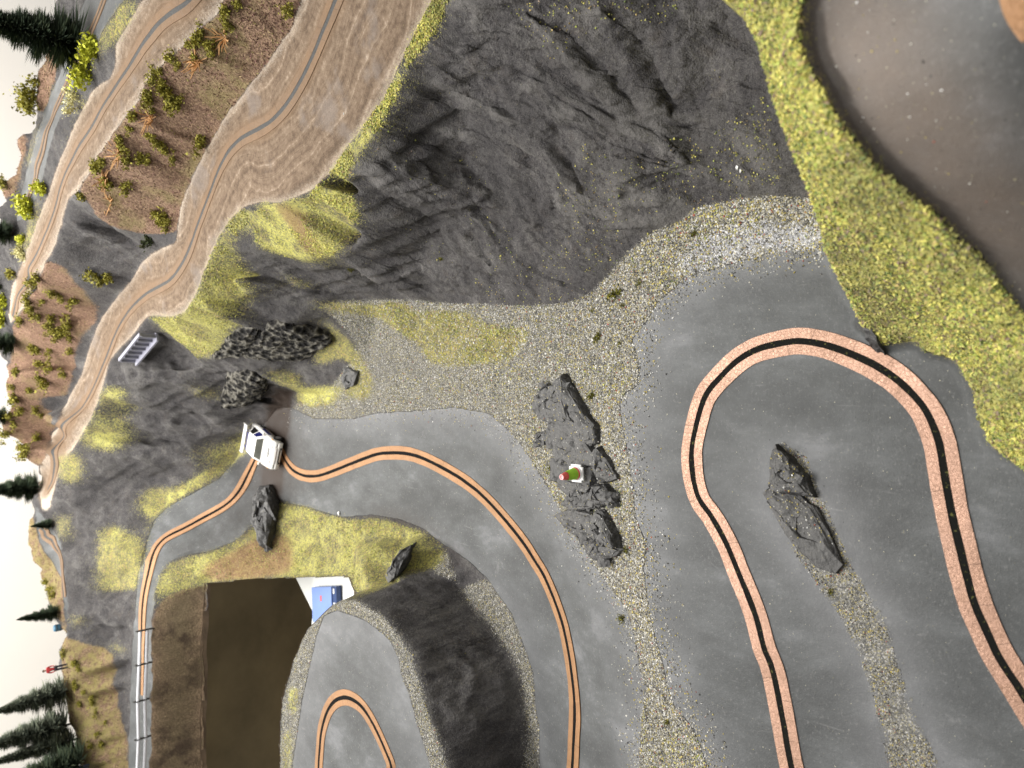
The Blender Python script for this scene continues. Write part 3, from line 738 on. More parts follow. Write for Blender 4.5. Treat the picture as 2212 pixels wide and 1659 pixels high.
def land_material():
    T = NT('land')
    P = T.pos()
    nA = T.noise(P, 2.2, 5, .6)
    nB = T.noise(P, 9, 5, .65)
    nC = T.noise(P, 38, 4, .7)
    nD = T.noise(P, 120, 2, .6)
    ragged = T.math('ADD', T.math('MULTIPLY', T.math('SUBTRACT', nC, .5), .9), T.math('MULTIPLY', T.math('SUBTRACT', nD, .5), 1.1))

    def edge(name, k=.8, soft_=.12, bias=0.0):
        f = T.math('ADD', T.attr(name), T.math('MULTIPLY', ragged, k))
        return T.step(f, .5 - soft_ + bias, .5 + soft_ + bias)
    # rock: charcoal plaster with a dry brushed grey over it
    streak = T.noise(T.pos((1, 1, .45), (0, 0, .5)), 6, 6, .7, .6)
    rock = T.ramp(T.math('ADD', T.math('ADD', T.math('MULTIPLY', streak, .45), T.math('MULTIPLY', nC, .30)), T.math('MULTIPLY', nD, .25)),
                  [(.34, (.020, .018, .020)), (.45, (.058, .054, .056)), (.55, (.118, .111, .108)), (.68, (.24, .228, .214))])
    rock = T.mix(T.math('MULTIPLY', T.step(nB, .52, .75), .35), rock, (.12, .095, .075))
    brushed = T.math('MULTIPLY', T.step(T.math('ADD', T.attr('ridge'), T.math('MULTIPLY', T.math('SUBTRACT', nC, .5), .7)), .58, 1.0), .5)
    rock = T.mix(brushed, rock, (.20, .19, .178))
    rock = T.mix(T.math('MULTIPLY', T.step(nA, .58, .40), .45), rock, (.040, .037, .038))
    grain = T.noise(P, 190, 2, .7)
    rock = T.mix(T.math('MULTIPLY', T.step(grain, .52, .70), .5), rock, (.21, .20, .185))
    rock = T.mix(T.math('MULTIPLY', T.step(grain, .46, .32), .6), rock, (.016, .015, .016))
    fleck = T.step(T.noise(P, 70, 2, .5), .73, .76)
    rock = T.mix(T.math('MULTIPLY', fleck, T.step(nA, .5, .6)), rock, (.36, .32, .08))
    # gravel: fine crushed stone in many colours
    v = T.voro(P, 150)
    v2 = T.voro(P, 210)
    cells = T.n('SeparateColor')
    T.l(v.outputs['Color'], cells.inputs[0])
    cells2 = T.n('SeparateColor')
    T.l(v2.outputs['Color'], cells2.inputs[0])
    grav = T.ramp(cells.outputs[0], [(0, (.08, .078, .07)), (.25, (.165, .158, .142)), (.45, (.28, .265, .235)), (.62, (.36, .32, .16)), (.78, (.46, .44, .40)), (.92, (.68, .66, .62))], 'CONSTANT')
    grav = T.mix(T.step(cells2.outputs[1], .72, .74), grav, (.05, .048, .045))
    grav = T.mix(T.math('MULTIPLY', T.step(nA, .4, .65), .35), grav, (.16, .155, .145))
    # heath: brown felt with plum and straw flecks
    hv = T.noise(T.pos((1, 1, .5)), 55, 3, .7)
    heath = T.ramp(hv, [(.30, (.060, .038, .025)), (.44, (.165, .10, .065)), (.58, (.28, .185, .12)), (.74, (.46, .34, .19))])
    heath = T.mix(T.math('MULTIPLY', T.step(nB, .45, .7), .26), heath, (.27, .15, .12))
    heath = T.mix(T.math('MULTIPLY', T.step(nA, .5, .68), .55), heath, (.25, .215, .085))
    heath = T.mix(T.math('MULTIPLY', T.math('MULTIPLY', T.attr('warm'), T.step(nC, .3, .6)), .42), heath, (.33, .185, .125))
    heath = T.mix(T.math('MULTIPLY', T.attr('straw'), T.step(nB, .35, .6)), heath, (.27, .225, .085))
    darkn = T.math('MULTIPLY', T.attr('dark'), T.step(T.math('ADD', T.math('MULTIPLY', nA, .8), T.math('MULTIPLY', nB, .2)), .46, .58))
    heath = T.mix(T.math('MULTIPLY', T.attr('dark'), .8), heath, (.085, .068, .034))
    heath = T.mix(T.math('MULTIPLY', darkn, .85), heath, (.030, .016, .010))
    # grass: yellow and green foam flock
    gv = T.voro(P, 85)
    gc = T.n('SeparateColor')
    T.l(gv.outputs['Color'], gc.inputs[0])
    gmix = T.math('ADD', T.math('MULTIPLY', gc.outputs[0], .45), T.math('MULTIPLY', nB, .55))
    g_dull = T.ramp(gmix, [(.2, (.10, .098, .060)), (.36, (.165, .158, .080)), (.46, (.27, .215, .12)), (.55, (.20, .205, .085)), (.66, (.44, .40, .10)), (.78, (.34, .225, .13))])
    g_brt = T.ramp(gmix, [(.2, (.16, .17, .10)), (.36, (.33, .32, .13)), (.5, (.52, .49, .15)), (.64, (.66, .61, .17)), (.8, (.40, .42, .13))])
    nE = T.noise(T.pos((1, 1, .6)), 4.2, 4, .6)
    grass = T.mix(T.math('MULTIPLY', T.attr('bright'), T.step(nE, .40, .56)), g_dull, g_brt)
    grass = T.mix(T.math('MULTIPLY', edge('red', .6, .25), .75), grass, T.mix(gc.outputs[1], (.20, .08, .055), (.36, .24, .12)))
    # dirt road: chalky tan with rubbed pale streaks
    dv = T.noise(T.pos((1, 1, 1)), 26, 4, .7)
    lane = T.attr('lane')
    lv = T.n('CombineXYZ')
    T.l(T.math('ADD', lane, T.math('MULTIPLY', T.noise(P, 1.6, 3, .5), .30)), lv.inputs[0])
    streaks = T.noise(lv.outputs[0], 13, 4, .65)
    dirt = T.ramp(T.math('ADD', T.math('ADD', T.math('MULTIPLY', nB, .24), T.math('MULTIPLY', dv, .26)), T.math('MULTIPLY', streaks, .46)),
                  [(.37, (.080, .053, .034)), (.45, (.145, .100, .066)), (.53, (.23, .168, .116)), (.62, (.42, .34, .26))])
    dirt = T.mix(T.math('MULTIPLY', edge('dust', .5, .3, .0), .85), dirt, (.60, .53, .44))
    dirt = T.mix(T.math('MULTIPLY', T.step(nA, .56, .7), .5), dirt, (.22, .19, .17))
    dirt = T.mix(T.math('MULTIPLY', T.step(lane, .15, .06), .65), dirt, (.19, .122, .072))
    # grey road: painted plaster
    wash = T.noise(T.pos((1, .55, 1), (0, 0, .6)), 2.6, 7, .66, .15)
    road = T.ramp(wash, [(.34, (.052, .054, .054)), (.47, (.072, .075, .075)), (.58, (.098, .102, .103)), (.70, (.165, .168, .174))])
    road = T.mix(T.math('MULTIPLY', T.step(nC, .55, .8), .3), road, (.27, .265, .26))
    scuff = T.step(T.noise(P, 5.2, 8, .75, .4), .6, .72)
    road = T.mix(T.math('MULTIPLY', scuff, .3), road, (.28, .275, .27))
    grit = T.noise(P, 48, 3, .75)
    road = T.mix(T.math('MULTIPLY', T.step(grit, .55, .75), .28), road, (.29, .285, .28))
    road = T.mix(T.math('MULTIPLY', T.step(grit, .45, .27), .35), road, (.060, .060, .060))
    scratch = T.noise(T.pos((1, .06, 1), (0, 0, -.45)), 26, 3, .6)
    road = T.mix(T.math('MULTIPLY', T.step(scratch, .64, .74), T.math('MULTIPLY', T.step(nA, .48, .6), .35)), road, (.30, .295, .29))
    road = T.mix(T.math('MULTIPLY', T.math('MULTIPLY', T.attr('dust'), T.math('ADD', .45, nB)), .72), road, (.25, .25, .258))
    speck = T.step(T.noise(P, 85, 1, .5), .77, .79)
    road = T.mix(T.math('MULTIPLY', T.attr('brown'), T.math('ADD', .55, T.math('MULTIPLY', nB, .5)), clamp=True), road, (.23, .175, .135))
    road = T.mix(speck, road, (.52, .49, .36))
    speckd = T.step(T.noise(P, 60, 1, .5), .245, .22)
    road = T.mix(T.math('MULTIPLY', speckd, .8), road, (.04, .04, .04))
    # lay them over one another
    c = T.mix(edge('gravel', 1.0, .08), rock, grav)
    c = T.mix(edge('heath', .5, .1), c, heath)
    fr = edge('road', .25, .12)
    c = T.mix(fr, c, road)
    c = T.mix(T.step(T.math('ADD', T.attr('sparse'), T.math('MULTIPLY', ragged, .9)), .52, .64), c, T.mix(.35, grav, (.13, .128, .12)))
    fd = edge('dirt', .5, .15)
    c = T.mix(fd, c, dirt)
    fg = edge('grass', 1.35, .12)
    c = T.mix(fg, c, grass)
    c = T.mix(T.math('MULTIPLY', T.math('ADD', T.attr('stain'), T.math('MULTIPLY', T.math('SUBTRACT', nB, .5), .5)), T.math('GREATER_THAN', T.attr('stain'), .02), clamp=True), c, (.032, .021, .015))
    T.out(c, None, 0.0, .3)
    T.put(T.b.inputs['Roughness'], T.math('SUBTRACT', .9, T.math('MULTIPLY', fr, .33)))
    rough_h = T.math('ADD', T.math('MULTIPLY', nC, .6), T.math('MULTIPLY', nD, .5))
    flat = T.math('SUBTRACT', 1.0, T.math('MULTIPLY', T.math('MAXIMUM', fr, T.math('MULTIPLY', fd, .6)), .9))
    T.bump(T.math('MULTIPLY', rough_h, flat), .9, .035)
    return T.m


land_material()


def plain(name, col, rough=.6, metal=0.0, var=.15, scale=30, bump=0.0, spec=.5):
    T = NT(name)
    P = T.obj()
    n = T.noise(P, scale, 4, .6)
    lo = tuple(c * (1 - var) for c in col)
    hi = tuple(min(1, c * (1 + var)) for c in col)
    T.out(T.ramp(n, [(.3, lo), (.7, hi)]), rough, metal, spec)
    if bump:
        T.bump(n, bump, .01)
    return T.m


def copper(name, base, dirt, metal, rough, amount):
    T = NT(name)
    P = T.pos()
    n = T.noise(P, 7, 5, .6)
    w = T.noise(P, 60, 4, .65, .8)
    c = T.ramp(n, [(.3, tuple(b * .82 for b in base)), (.6, base), (.8, tuple(min(1, b * 1.12) for b in base))])
    c = T.mix(T.math('MULTIPLY', T.step(T.noise(P, 16, 6, .7), .5, .72), amount), c, dirt)
    al_ = T.attr('along')
    wn = T.n('TexWhiteNoise', noise_dimensions='1D')
    T.l(T.math('FLOOR', T.math('MULTIPLY', al_, 4.3)), wn.inputs['W'])
    c = T.mix(T.math('MULTIPLY', wn.outputs['Value'], .30), c, dirt)
    al_ = T.math('ADD', al_, T.math('MULTIPLY', T.noise(P, 1.3, 2, .5), .5))
    gate = T.math('GREATER_THAN', wn.outputs['Value'], .35)
    seam = T.math('ABSOLUTE', T.math('SUBTRACT', T.math('FRACT', T.math('MULTIPLY', al_, 4.3)), .5))
    c = T.mix(T.math('MULTIPLY', T.math('MULTIPLY', T.step(seam, .488, .497), gate), .7), c, tuple(d * .45 for d in dirt))
    smud = T.noise(T.pos((1, 1, 1)), 30, 4, .75)
    c = T.mix(T.math('MULTIPLY', T.step(smud, .60, .70), .5), c, tuple(d * .5 for d in dirt))
    T.out(c, T.ramp(w, [(.3, (rough - .08,) * 3), (.7, (rough + .12,) * 3)]), metal)
    wr = T.voro(P, 46, 'DISTANCE_TO_EDGE')
    crease = T.math('MULTIPLY', T.step(wr.outputs['Distance'], .0, .05), .25)
    T.bump(T.math('ADD', w, crease), .35, .012)
    return T.m


copper('copper_bright', (.44, .262, .185), (.26, .145, .085), .42, .40, .45)
copper('copper_orange', (.355, .19, .088), (.30, .165, .085), .35, .5, .5)
copper('copper_dusty', (.195, .12, .066), (.17, .115, .075), .05, .8, .7)
plain('slot_black', (.009, .009, .009), .9, 0, .4, 90, .4, .1)
T = NT('slot_mossy')
P = T.pos()
T.out(T.mix(T.step(T.noise(P, 45, 3, .7), .6, .68), (.009, .009, .008), (.09, .09, .03)), .9, 0, .1)
plain('slot_grey', (.05, .05, .048), .8, 0, .3, 60)
plain('wall_cream', (.92, .885, .82), .9, 0, .015, .8)
plain('dark_cloth', (.26, .21, .125), .95, 0, .25, 1.2)
plain('paper_white', (.80, .80, .76), .8, 0, .03, 2)
plain('box_blue', (.20, .30, .62), .5, 0, .04, 4)
plain('box_navy', (.02, .05, .16), .5, 0, .1, 8)
plain('print_red', (.7, .12, .08), .6, 0, .05, 8)
plain('print_orange', (.85, .35, .04), .6, 0, .05, 8)
plain('print_white', (.8, .78, .72), .6, 0, .05, 8)
plain('carton_grey', (.27, .26, .21), .8, 0, .15, 8)
plain('board_edge', (.20, .14, .09), .8, 0, .3, 6)
plain('car_white', (.86, .84, .80), .28, 0, .03, 9)
plain('car_glass', (.13, .13, .11), .08, 0, .3, 5)
plain('car_blue', (.015, .02, .16), .35, 0, .1, 9)
plain('car_black', (.012, .012, .013), .5, 0, .2, 20)
plain('car_rubber', (.02, .02, .02), .8, 0, .2, 20)
plain('car_silver', (.5, .5, .5), .3, .7, .1, 20)
plain('car_orange', (.8, .33, .05), .4, 0, .1, 20)
plain('cone_red', (.93, .15, .13), .5, 0, .12, 25, .1)
plain('cone_green', (.42, .78, .05), .5, 0, .1, 25, .1)
plain('cone_white', (.86, .86, .85), .4, 0, .02, 25)
plain('cone_pink', (.85, .42, .42), .5, 0, .1, 40)
plain('rail_metal', (.76, .76, .79), .35, .15, .06, 20)
plain('post_dark', (.03, .028, .025), .7, 0, .2, 20)
plain('bridge_grey', (.30, .30, .36), .5, 0, .12, 9)
plain('bridge_dark', (.22, .22, .26), .6, 0, .12, 9)
plain('bark', (.09, .06, .035), .9, 0, .3, 40)
plain('twig', (.52, .29, .12), .8, 0, .25, 14)
plain('straw', (.62, .55, .32), .8, 0, .2, 14)
plain('skin', (.55, .33, .25), .6, 0, .05, 30)
plain('cloth_red', (.42, .03, .03), .8, 0, .15, 40)
plain('cloth_dark', (.02, .02, .028), .8, 0, .15, 40)
plain('cloth_blue', (.05, .07, .14), .8, 0, .15, 40)
plain('hair', (.06, .035, .02), .8, 0, .2, 40)
plain('barrel_blue', (.05, .15, .24), .5, 0, .15, 20)
plain('chip_white', (.85, .84, .82), .6, 0, .03, 20)


def leaf_mat(name, cols, rough=.75):
    T = NT(name)
    a = T.n('Attribute', attribute_name='tint').outputs['Fac']
    T.out(T.ramp(a, [(k / max(1, len(cols) - 1), c) for k, c in enumerate(cols)]), rough)
    T.b.inputs['Specular IOR Level'].default_value = .2
    return T.m


leaf_mat('fir_needles', [(.020, .032, .020), (.045, .065, .038), (.085, .11, .062), (.14, .16, .09)])
leaf_mat('fir_grey', [(.05, .065, .05), (.12, .14, .10), (.20, .22, .155), (.30, .31, .22)])
leaf_mat('shrub_olive', [(.09, .085, .016), (.18, .165, .025), (.28, .255, .04), (.38, .34, .07)])
leaf_mat('shrub_yellow', [(.20, .22, .02), (.38, .40, .03), (.56, .57, .06), (.66, .66, .12)])
leaf_mat('shrub_pale', [(.32, .30, .12), (.5, .46, .2), (.62, .58, .3), (.7, .68, .4)])
leaf_mat('shrub_dark', [(.012, .02, .008), (.03, .042, .014), (.05, .06, .02), (.09, .09, .03)])
leaf_mat('moss_tuft', [(.05, .05, .006), (.10, .10, .01), (.17, .16, .02), (.26, .2, .04)])
T = NT('grains')
T.out(T.n('Attribute', attribute_name='tint').outputs['Color'], .55, 0, .5)
T = NT('flock')
T.out(T.n('Attribute', attribute_name='tint').outputs['Color'], .9, 0, .2)


def stone_mat(name, cork=False):
    T = NT(name)
    P = T.obj()
    n = T.noise(P, 7, 6, .7, .4)
    f = T.noise(P, 34, 4, .7)
    if cork:
        cv = T.voro(P, 13)
        h = T.math('ADD', T.math('MULTIPLY', f, .5), T.math('MULTIPLY', cv.outputs['Distance'], 1.0))
        c = T.ramp(h, [(.40, (.005, .005, .005)), (.60, (.018, .017, .017)), (.80, (.060, .056, .050)), (.98, (.20, .188, .16))])
        T.out(c, .9, 0, .2)
        T.bump(h, 1.0, .05)
    else:
        c = T.ramp(T.math('ADD', T.math('MULTIPLY', n, .6), T.math('MULTIPLY', f, .4)), [(.32, (.018, .017, .018)), (.47, (.042, .041, .041)), (.61, (.080, .078, .077)), (.74, (.15, .147, .142))])
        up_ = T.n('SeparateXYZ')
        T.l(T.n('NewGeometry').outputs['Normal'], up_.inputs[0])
        dusty = T.math('MULTIPLY', T.step(T.math('ADD', up_.outputs[2], T.math('MULTIPLY', T.math('SUBTRACT', f, .5), .5)), .62, .98), .62)  # dust, and upward faces painted paler as if lit from above
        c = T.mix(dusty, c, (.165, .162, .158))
        c = T.mix(T.step(T.noise(P, 55, 2, .5), .72, .76), c, (.40, .36, .16))
        T.out(c, .75, 0, .4)
        T.bump(T.math('ADD', n, T.math('MULTIPLY', f, .5)), .8, .03)
    return T.m


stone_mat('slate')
stone_mat('cork_rock', True)


# ------------------------------------------------------------------ object helpers
def link(name, me, mat=None, parent=None, loc=None):
    o = bpy.data.objects.new(name, me)
    COL.objects.link(o)
    if mat is not None and me is not None and not me.materials:
        me.materials.append(MAT[mat])
    if parent is not None:
        o.parent = parent
    if loc is not None:
        o.location = loc
    return o


def tag(o, label=None, cat=None, group=None, kind=None):
    for k, v in (('label', label), ('category', cat), ('group', group), ('kind', kind)):
        if v:
            o[k] = v
    return o


def empty(name, loc, label, cat, group=None, rot=(0, 0, 0), s=1.0):
    o = bpy.data.objects.new(name, None)
    COL.objects.link(o)
    o.empty_display_size = .05
    o.location = loc
    o.rotation_euler = rot
    o.scale = (s, s, s)
    return tag(o, label, cat, group)


def mesh_np(name, V, F, smooth=False):
    me = bpy.data.meshes.new(name)
    V = np.asarray(V, np.float32)
    F = np.asarray(F, np.int32)
    k = F.shape[1]
    me.vertices.add(len(V))
    me.vertices.foreach_set('co', V.ravel())
    me.loops.add(F.size)
    me.loops.foreach_set('vertex_index', F.ravel())
    me.polygons.add(len(F))
    me.polygons.foreach_set('loop_start', np.arange(0, F.size, k, dtype=np.int32))
    me.polygons.foreach_set('loop_total', np.full(len(F), k, np.int32))
    me.update(calc_edges=True)
    me.polygons.foreach_set('use_smooth', np.full(len(F), smooth, bool))
    return me


def mesh_py(name, V, F, smooth=False):
    me = bpy.data.meshes.new(name)
    me.from_pydata([tuple(v) for v in V], [], F)
    me.update()
    if smooth:
        me.polygons.foreach_set('use_smooth', np.full(len(F), True, bool))
    return me


def bm_mesh(name, bm, smooth=False):
    me = bpy.data.meshes.new(name)
    bmesh.ops.recalc_face_normals(bm, faces=bm.faces)
    bm.to_mesh(me)
    bm.free()
    if smooth:
        me.polygons.foreach_set('use_smooth', np.full(len(me.polygons), True, bool))
    return me


def bx(bm, c, s, bevel=0.0, rot=None):
    m = Matrix.Translation(c)
    if rot is not None:
        m = m @ rot
    r = bmesh.ops.create_cube(bm, size=1.0, matrix=m @ Matrix.Diagonal((*s, 1)))
    if bevel:
        es = list({e for v in r['verts'] for e in v.link_edges})
        bmesh.ops.bevel(bm, geom=es, offset=bevel, segments=2, affect='EDGES', profile=.5)


def tube(bm, a, b, r0, r1=None, seg=8):
    a, b = Vector(a), Vector(b)
    d = b - a
    m = Matrix.Translation((a + b) / 2) @ d.to_track_quat('Z', 'Y').to_matrix().to_4x4()
    bmesh.ops.create_cone(bm, cap_ends=True, segments=seg, radius1=r0, radius2=r0 if r1 is None else r1, depth=d.length, matrix=m)


def land(px, py):
    X, Y = drop([px], [py])
    return Vector((float(X[0]), float(Y[0]), float(hgt(X, Y, PZ)[0])))


def scale_at(p):
    return FPX / (p[1] * CP - (p[2] - CAMZ) * SP)      # picture points per unit


# ------------------------------------------------------------------ the land, split into its roads, slopes and covers
solid = VOID < .5
order = [('rock', 'cliff', 'structure', 'charcoal grey plaster rock slopes and cliffs of the landscape', rock_m * 0 + 1),
         ('gravel', 'gravel', 'stuff', 'fine pale and yellow gravel spread between the two grey roads', M['gravel']),
         ('gravel3', 'gravel', 'stuff', 'thin gravel verge along the foot of the dark plateau wall', M['gravel3']),
         ('gravelP', 'gravel', 'stuff', 'grey gravel rim round the raised plateau road', M['gravelP']),
         ('h1', 'hill', 'structure', 'brown heath slope with twigs and shrubs between the two dirt roads', M['h1']),
         ('h2', 'hill', 'structure', 'reddish brown hill dotted with olive shrubs', M['h2']),
         ('hL', 'hill', 'structure', 'brown and yellow hillside behind the guardrail', M['hL']),
         ('bank', 'embankment', 'structure', 'dark brown earth bank below the guardrail road', M['bank']),
         ('soil', 'hill', 'structure', 'tan soil bank beyond the farthest road', M['soil']),
         ('face', 'cliff', 'structure', 'dark curved rock wall below the raised plateau', M['face']),
         ('main', 'road', 'structure', 'grey foreground road with the hairpin of copper', M['main']),
         ('mid', 'road', 'structure', 'grey road curving down from the white car', M['mid']),
         ('rail', 'road', 'structure', 'grey road climbing to the guardrail', M['rail']),
         ('plat', 'road', 'structure', 'grey road on the raised plateau', M['plat']),
         ('C', 'road', 'structure', 'narrow grey road at the far upper edge', M['C']),
         ('D', 'road', 'structure', 'small grey road winding by the cream wall', M['D']),
         ('near', 'road', 'structure', 'blurred grey brown road in the nearest corner', M['near']),
         ('A', 'dirt_road', 'structure', 'tan dirt road along the top of the big grey cliff', M['A']),
         ('B', 'dirt_road', 'structure', 'tan dirt road above the brown heath', M['B']),
         ('gravel2', 'gravel', 'stuff', 'sparse gravel streak round the flat rock inside the hairpin', M['gravel2']),
         ('gbank', 'grass', 'stuff', 'yellow and brown grass beside the open gap in the table', M['gbank']),
         ('gsm', 'grass', 'stuff', 'patches of yellow grass on the rocks and road edges', M['gsm']),
         ('gmeadow', 'grass', 'stuff', 'olive grass patch on the gravel below the cliff', M['gmeadow']),
         ('gknoll', 'grass', 'stuff', 'bright yellow grass knoll next to the small bridge', M['gknoll']),
         ('gtop', 'grass', 'stuff', 'bright yellow grass strip along the cliff edge', M['gtop']),
         ('berm', 'grass', 'stuff', 'blurred yellow grass bank in the near corner', M['berm'] * (1 - M['near']))]
cls = np.zeros((NJ, NI), int)
for k, (_, _, _, _, m) in enumerate(order):
    cls[m > .5] = k
vid = (GJ * NI + GI)
q = np.stack([vid[:-1, :-1], vid[:-1, 1:], vid[1:, 1:], vid[1:, :-1]], -1).reshape(-1, 4)
qc = cls[:-1, :-1].reshape(-1)
hole = (VOID[:-1, :-1] + VOID[1:, 1:] + VOID[:-1, 1:] + VOID[1:, :-1]).reshape(-1) > 2
VV = np.stack([PX, PY, PZ], -1).reshape(-1, 3)
NN = NRM.reshape(-1, 3)
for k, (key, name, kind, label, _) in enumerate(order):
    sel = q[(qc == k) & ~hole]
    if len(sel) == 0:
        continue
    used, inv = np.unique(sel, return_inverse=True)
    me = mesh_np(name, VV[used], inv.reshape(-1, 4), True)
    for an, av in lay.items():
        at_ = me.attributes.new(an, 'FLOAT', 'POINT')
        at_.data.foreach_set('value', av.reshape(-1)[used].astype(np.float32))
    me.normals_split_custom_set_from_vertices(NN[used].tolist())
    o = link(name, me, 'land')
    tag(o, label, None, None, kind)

# skirt: the cut edge of the board round the open gap
P = np.array(void_poly, float)
vx, vy = at(P[:, 0], P[:, 1], P[:, 2])
ring = []
n = len(vx)
for k in range(n):
    if k in (n - len(BANK_B[2::-1]) - 1,):
        continue
    a, b = (vx[k], vy[k]), (vx[(k + 1) % n], vy[(k + 1) % n])
    for s in range(6):
        ring.append((a[0] + (b[0] - a[0]) * s / 6, a[1] + (b[1] - a[1]) * s / 6))
V, F = [], []
zr = hgt(np.array([r[0] for r in ring]), np.array([r[1] for r in ring]), PZ)
for (x, y), z in zip(ring, zr):
    V += [(x, y, z + .012), (x, y, z - .07)]
for k in range(len(ring) - 1):
    F.append((2 * k, 2 * k + 2, 2 * k + 3, 2 * k + 1))
sk = link('board_edge', mesh_py('board_edge', V, F), 'board_edge')
tag(sk, 'cut brown edge of the board round the open gap', None, None, 'structure')

# cream room wall, and the dark cloth under the table
w = link('wall', mesh_py('wall', [(-26, 17, -8), (26, 17, -8), (26, 17, 22), (-26, 17, 22), (-26, 17.4, -8), (26, 17.4, -8), (26, 17.4, 22), (-26, 17.4, 22)],
                         [(0, 1, 2, 3), (5, 4, 7, 6), (3, 2, 6, 7), (0, 4, 5, 1), (1, 5, 6, 2), (4, 0, 3, 7)]), 'wall_cream')
tag(w, 'plain cream wall of the room behind the landscape', None, None, 'structure')
cn = 110
ci, cu = np.meshgrid(np.linspace(-14, 0.5, cn), np.linspace(0, 1, cn))
cj = np.interp(cu, [0, .45, .6, 1], [10.6, 11.2, 10.4, 4.5])
cz = np.interp(cu, [0, .45, .6, 1], [.12, -2.5, -3.0, -3.1])
fold = np.sin(ci * 1.3 + cu * 5 + 2.5 * fbm(ci * .35, cu * 2.2, 3, 2)) * fbm(ci * .4, cu * 3, 8, 2)
cj = cj - .45 * fold * np.clip(1 - abs(cu - .35) * 1.6, 0, 1)
cz = cz + .30 * fold * np.clip((cu - .45) * 3, 0, 1) + .12 * fbm(ci * .9, cu * 6, 9, 3) * np.clip(cu * 4, 0, 1)
cv_ = (np.arange(cn)[:, None] * cn + np.arange(cn)[None, :])
cq = np.stack([cv_[:-1, :-1], cv_[:-1, 1:], cv_[1:, 1:], cv_[1:, :-1]], -1).reshape(-1, 4)
o = link('cloth', mesh_np('cloth', np.stack([ci, cj, cz], -1).reshape(-1, 3), cq, True), 'dark_cloth')
tag(o, 'dark brown cloth hanging in folds in the gap under the table', 'cloth')


# ------------------------------------------------------------------ copper tracks
def spline(P, step):
    P = np.array(P, float)
    Q = np.vstack([2 * P[0] - P[1], P, 2 * P[-1] - P[-2]])
    out = []
    for k in range(1, len(Q) - 2):
        p0, p1, p2, p3 = Q[k - 1:k + 3]
        m = max(2, int(np.linalg.norm(p2 - p1) / step))
        for s in range(m):
            t = s / m
            out.append(.5 * (2 * p1 + (p2 - p0) * t + (2 * p0 - 5 * p1 + 4 * p2 - p3) * t * t + (3 * p1 - p0 - 3 * p2 + p3) * t ** 3))
    out.append(Q[-2])
    return np.array(out)


def resample(P, step):
    d = np.r_[0, np.cumsum(np.linalg.norm(np.diff(P, axis=0), axis=1))]
    t = np.arange(0, d[-1], step)
    return np.stack([np.interp(t, d, P[:, k]) for k in range(P.shape[1])], 1)


def ribbon(C, off0, off1, lift, thick, seed, wob=0.0, crease=0.0):
    T_ = np.gradient(C, axis=0)
    T_ /= np.linalg.norm(T_, axis=1, keepdims=True) + 1e-9
    Nn = np.stack([-T_[:, 1], T_[:, 0]], 1)
    s = np.r_[0, np.cumsum(np.linalg.norm(np.diff(C, axis=0), axis=1))]
    w0 = off0 + wob * (fbm(s * 7, s * 0 + seed, seed, 3) - .5)
    w1 = off1 + wob * (fbm(s * 7, s * 0 + seed + 9, seed + 3, 3) - .5)
    A, B = C + Nn * w0[:, None], C + Nn * w1[:, None]
    M_ = (A + B) / 2
    # the tape bridges small bumps instead of sinking into them
    hz = lambda q_: box_blur(np.max([hgt(q_[:, 0] + e_, q_[:, 1] + f_, PZ) for e_, f_ in ((0, 0), (.012, 0), (-.012, 0), (0, .012), (0, -.012))], 0)[None, :], 3, 1)[0]
    # neighbouring pieces of tape overlap: small steps and ridges across the strip
    cr = np.zeros(len(s))
    if crease:
        r = np.random.default_rng(seed)
        x = 0
        while x < s[-1]:
            x += r.uniform(.10, .30)
            cr += crease * r.uniform(.3, 1.3) * np.exp(-((s - x) / .007) ** 2)
        cr += crease * .5 * (fbm(s * 12, s * 0 + seed, seed + 5, 3) - .5)
    za, zb, zm = hz(A) + lift + cr, hz(B) + lift + cr, hz(M_) + lift + cr * 1.3 + .0006
    n = len(C)
    V = np.concatenate([np.c_[A, za - thick], np.c_[A, za], np.c_[A, za], np.c_[M_, zm], np.c_[B, zb], np.c_[B, zb], np.c_[B, zb - thick]])
    F = []
    k = np.arange(n - 1)
    for r in (0, 2, 3, 5):
        F.append(np.stack([r * n + k, r * n + k + 1, (r + 1) * n + k + 1, (r + 1) * n + k], 1))
    return V, np.concatenate(F), np.tile(s + .37 * seed, 7)


TW, SW = .148, .037


def track(P, label, mat, slotm, smooth=25, step=.012, tw=TW, sw=SW, wob=.006, crease=.0014, lift=.008):
    D = spline(P, 3.0)
    X, Y = drop(D[:, 0], D[:, 1])
    C = np.stack([X, Y], 1)
    ok = np.r_[True, np.linalg.norm(np.diff(C, axis=0), axis=1) < .5]
    C = C[ok]
    for _ in range(smooth):
        C[1:-1] = (C[:-2] + 2 * C[1:-1] + C[2:]) / 4
    C = resample(C, step)
    mid = C[len(C) // 2]
    base = Vector((mid[0], mid[1], float(hgt(mid[0], mid[1], PZ))))
    root = empty('copper_track', base, label, 'slot track', 'copper slot tracks laid on the model roads')
    for s_, a, b in ((1, -tw / 2, -sw / 2), (2, sw / 2, tw / 2)):
        V, F, al_ = ribbon(C, a, b, lift * .8, lift + .006, 40 * s_ + len(C) % 37, wob, crease)
        me_ = mesh_np('copper_strip', V - np.array(base), F, True)
        me_.attributes.new('along', 'FLOAT', 'POINT').data.foreach_set('value', al_.astype(np.float32))
        link('copper_strip', me_, mat, root)
    V, F, _ = ribbon(C, -sw / 2 - .004, sw / 2 + .004, lift * .35, .012, 3)
    link('slot', mesh_np('slot', V - np.array(base), F, True), slotm, root)
    return root


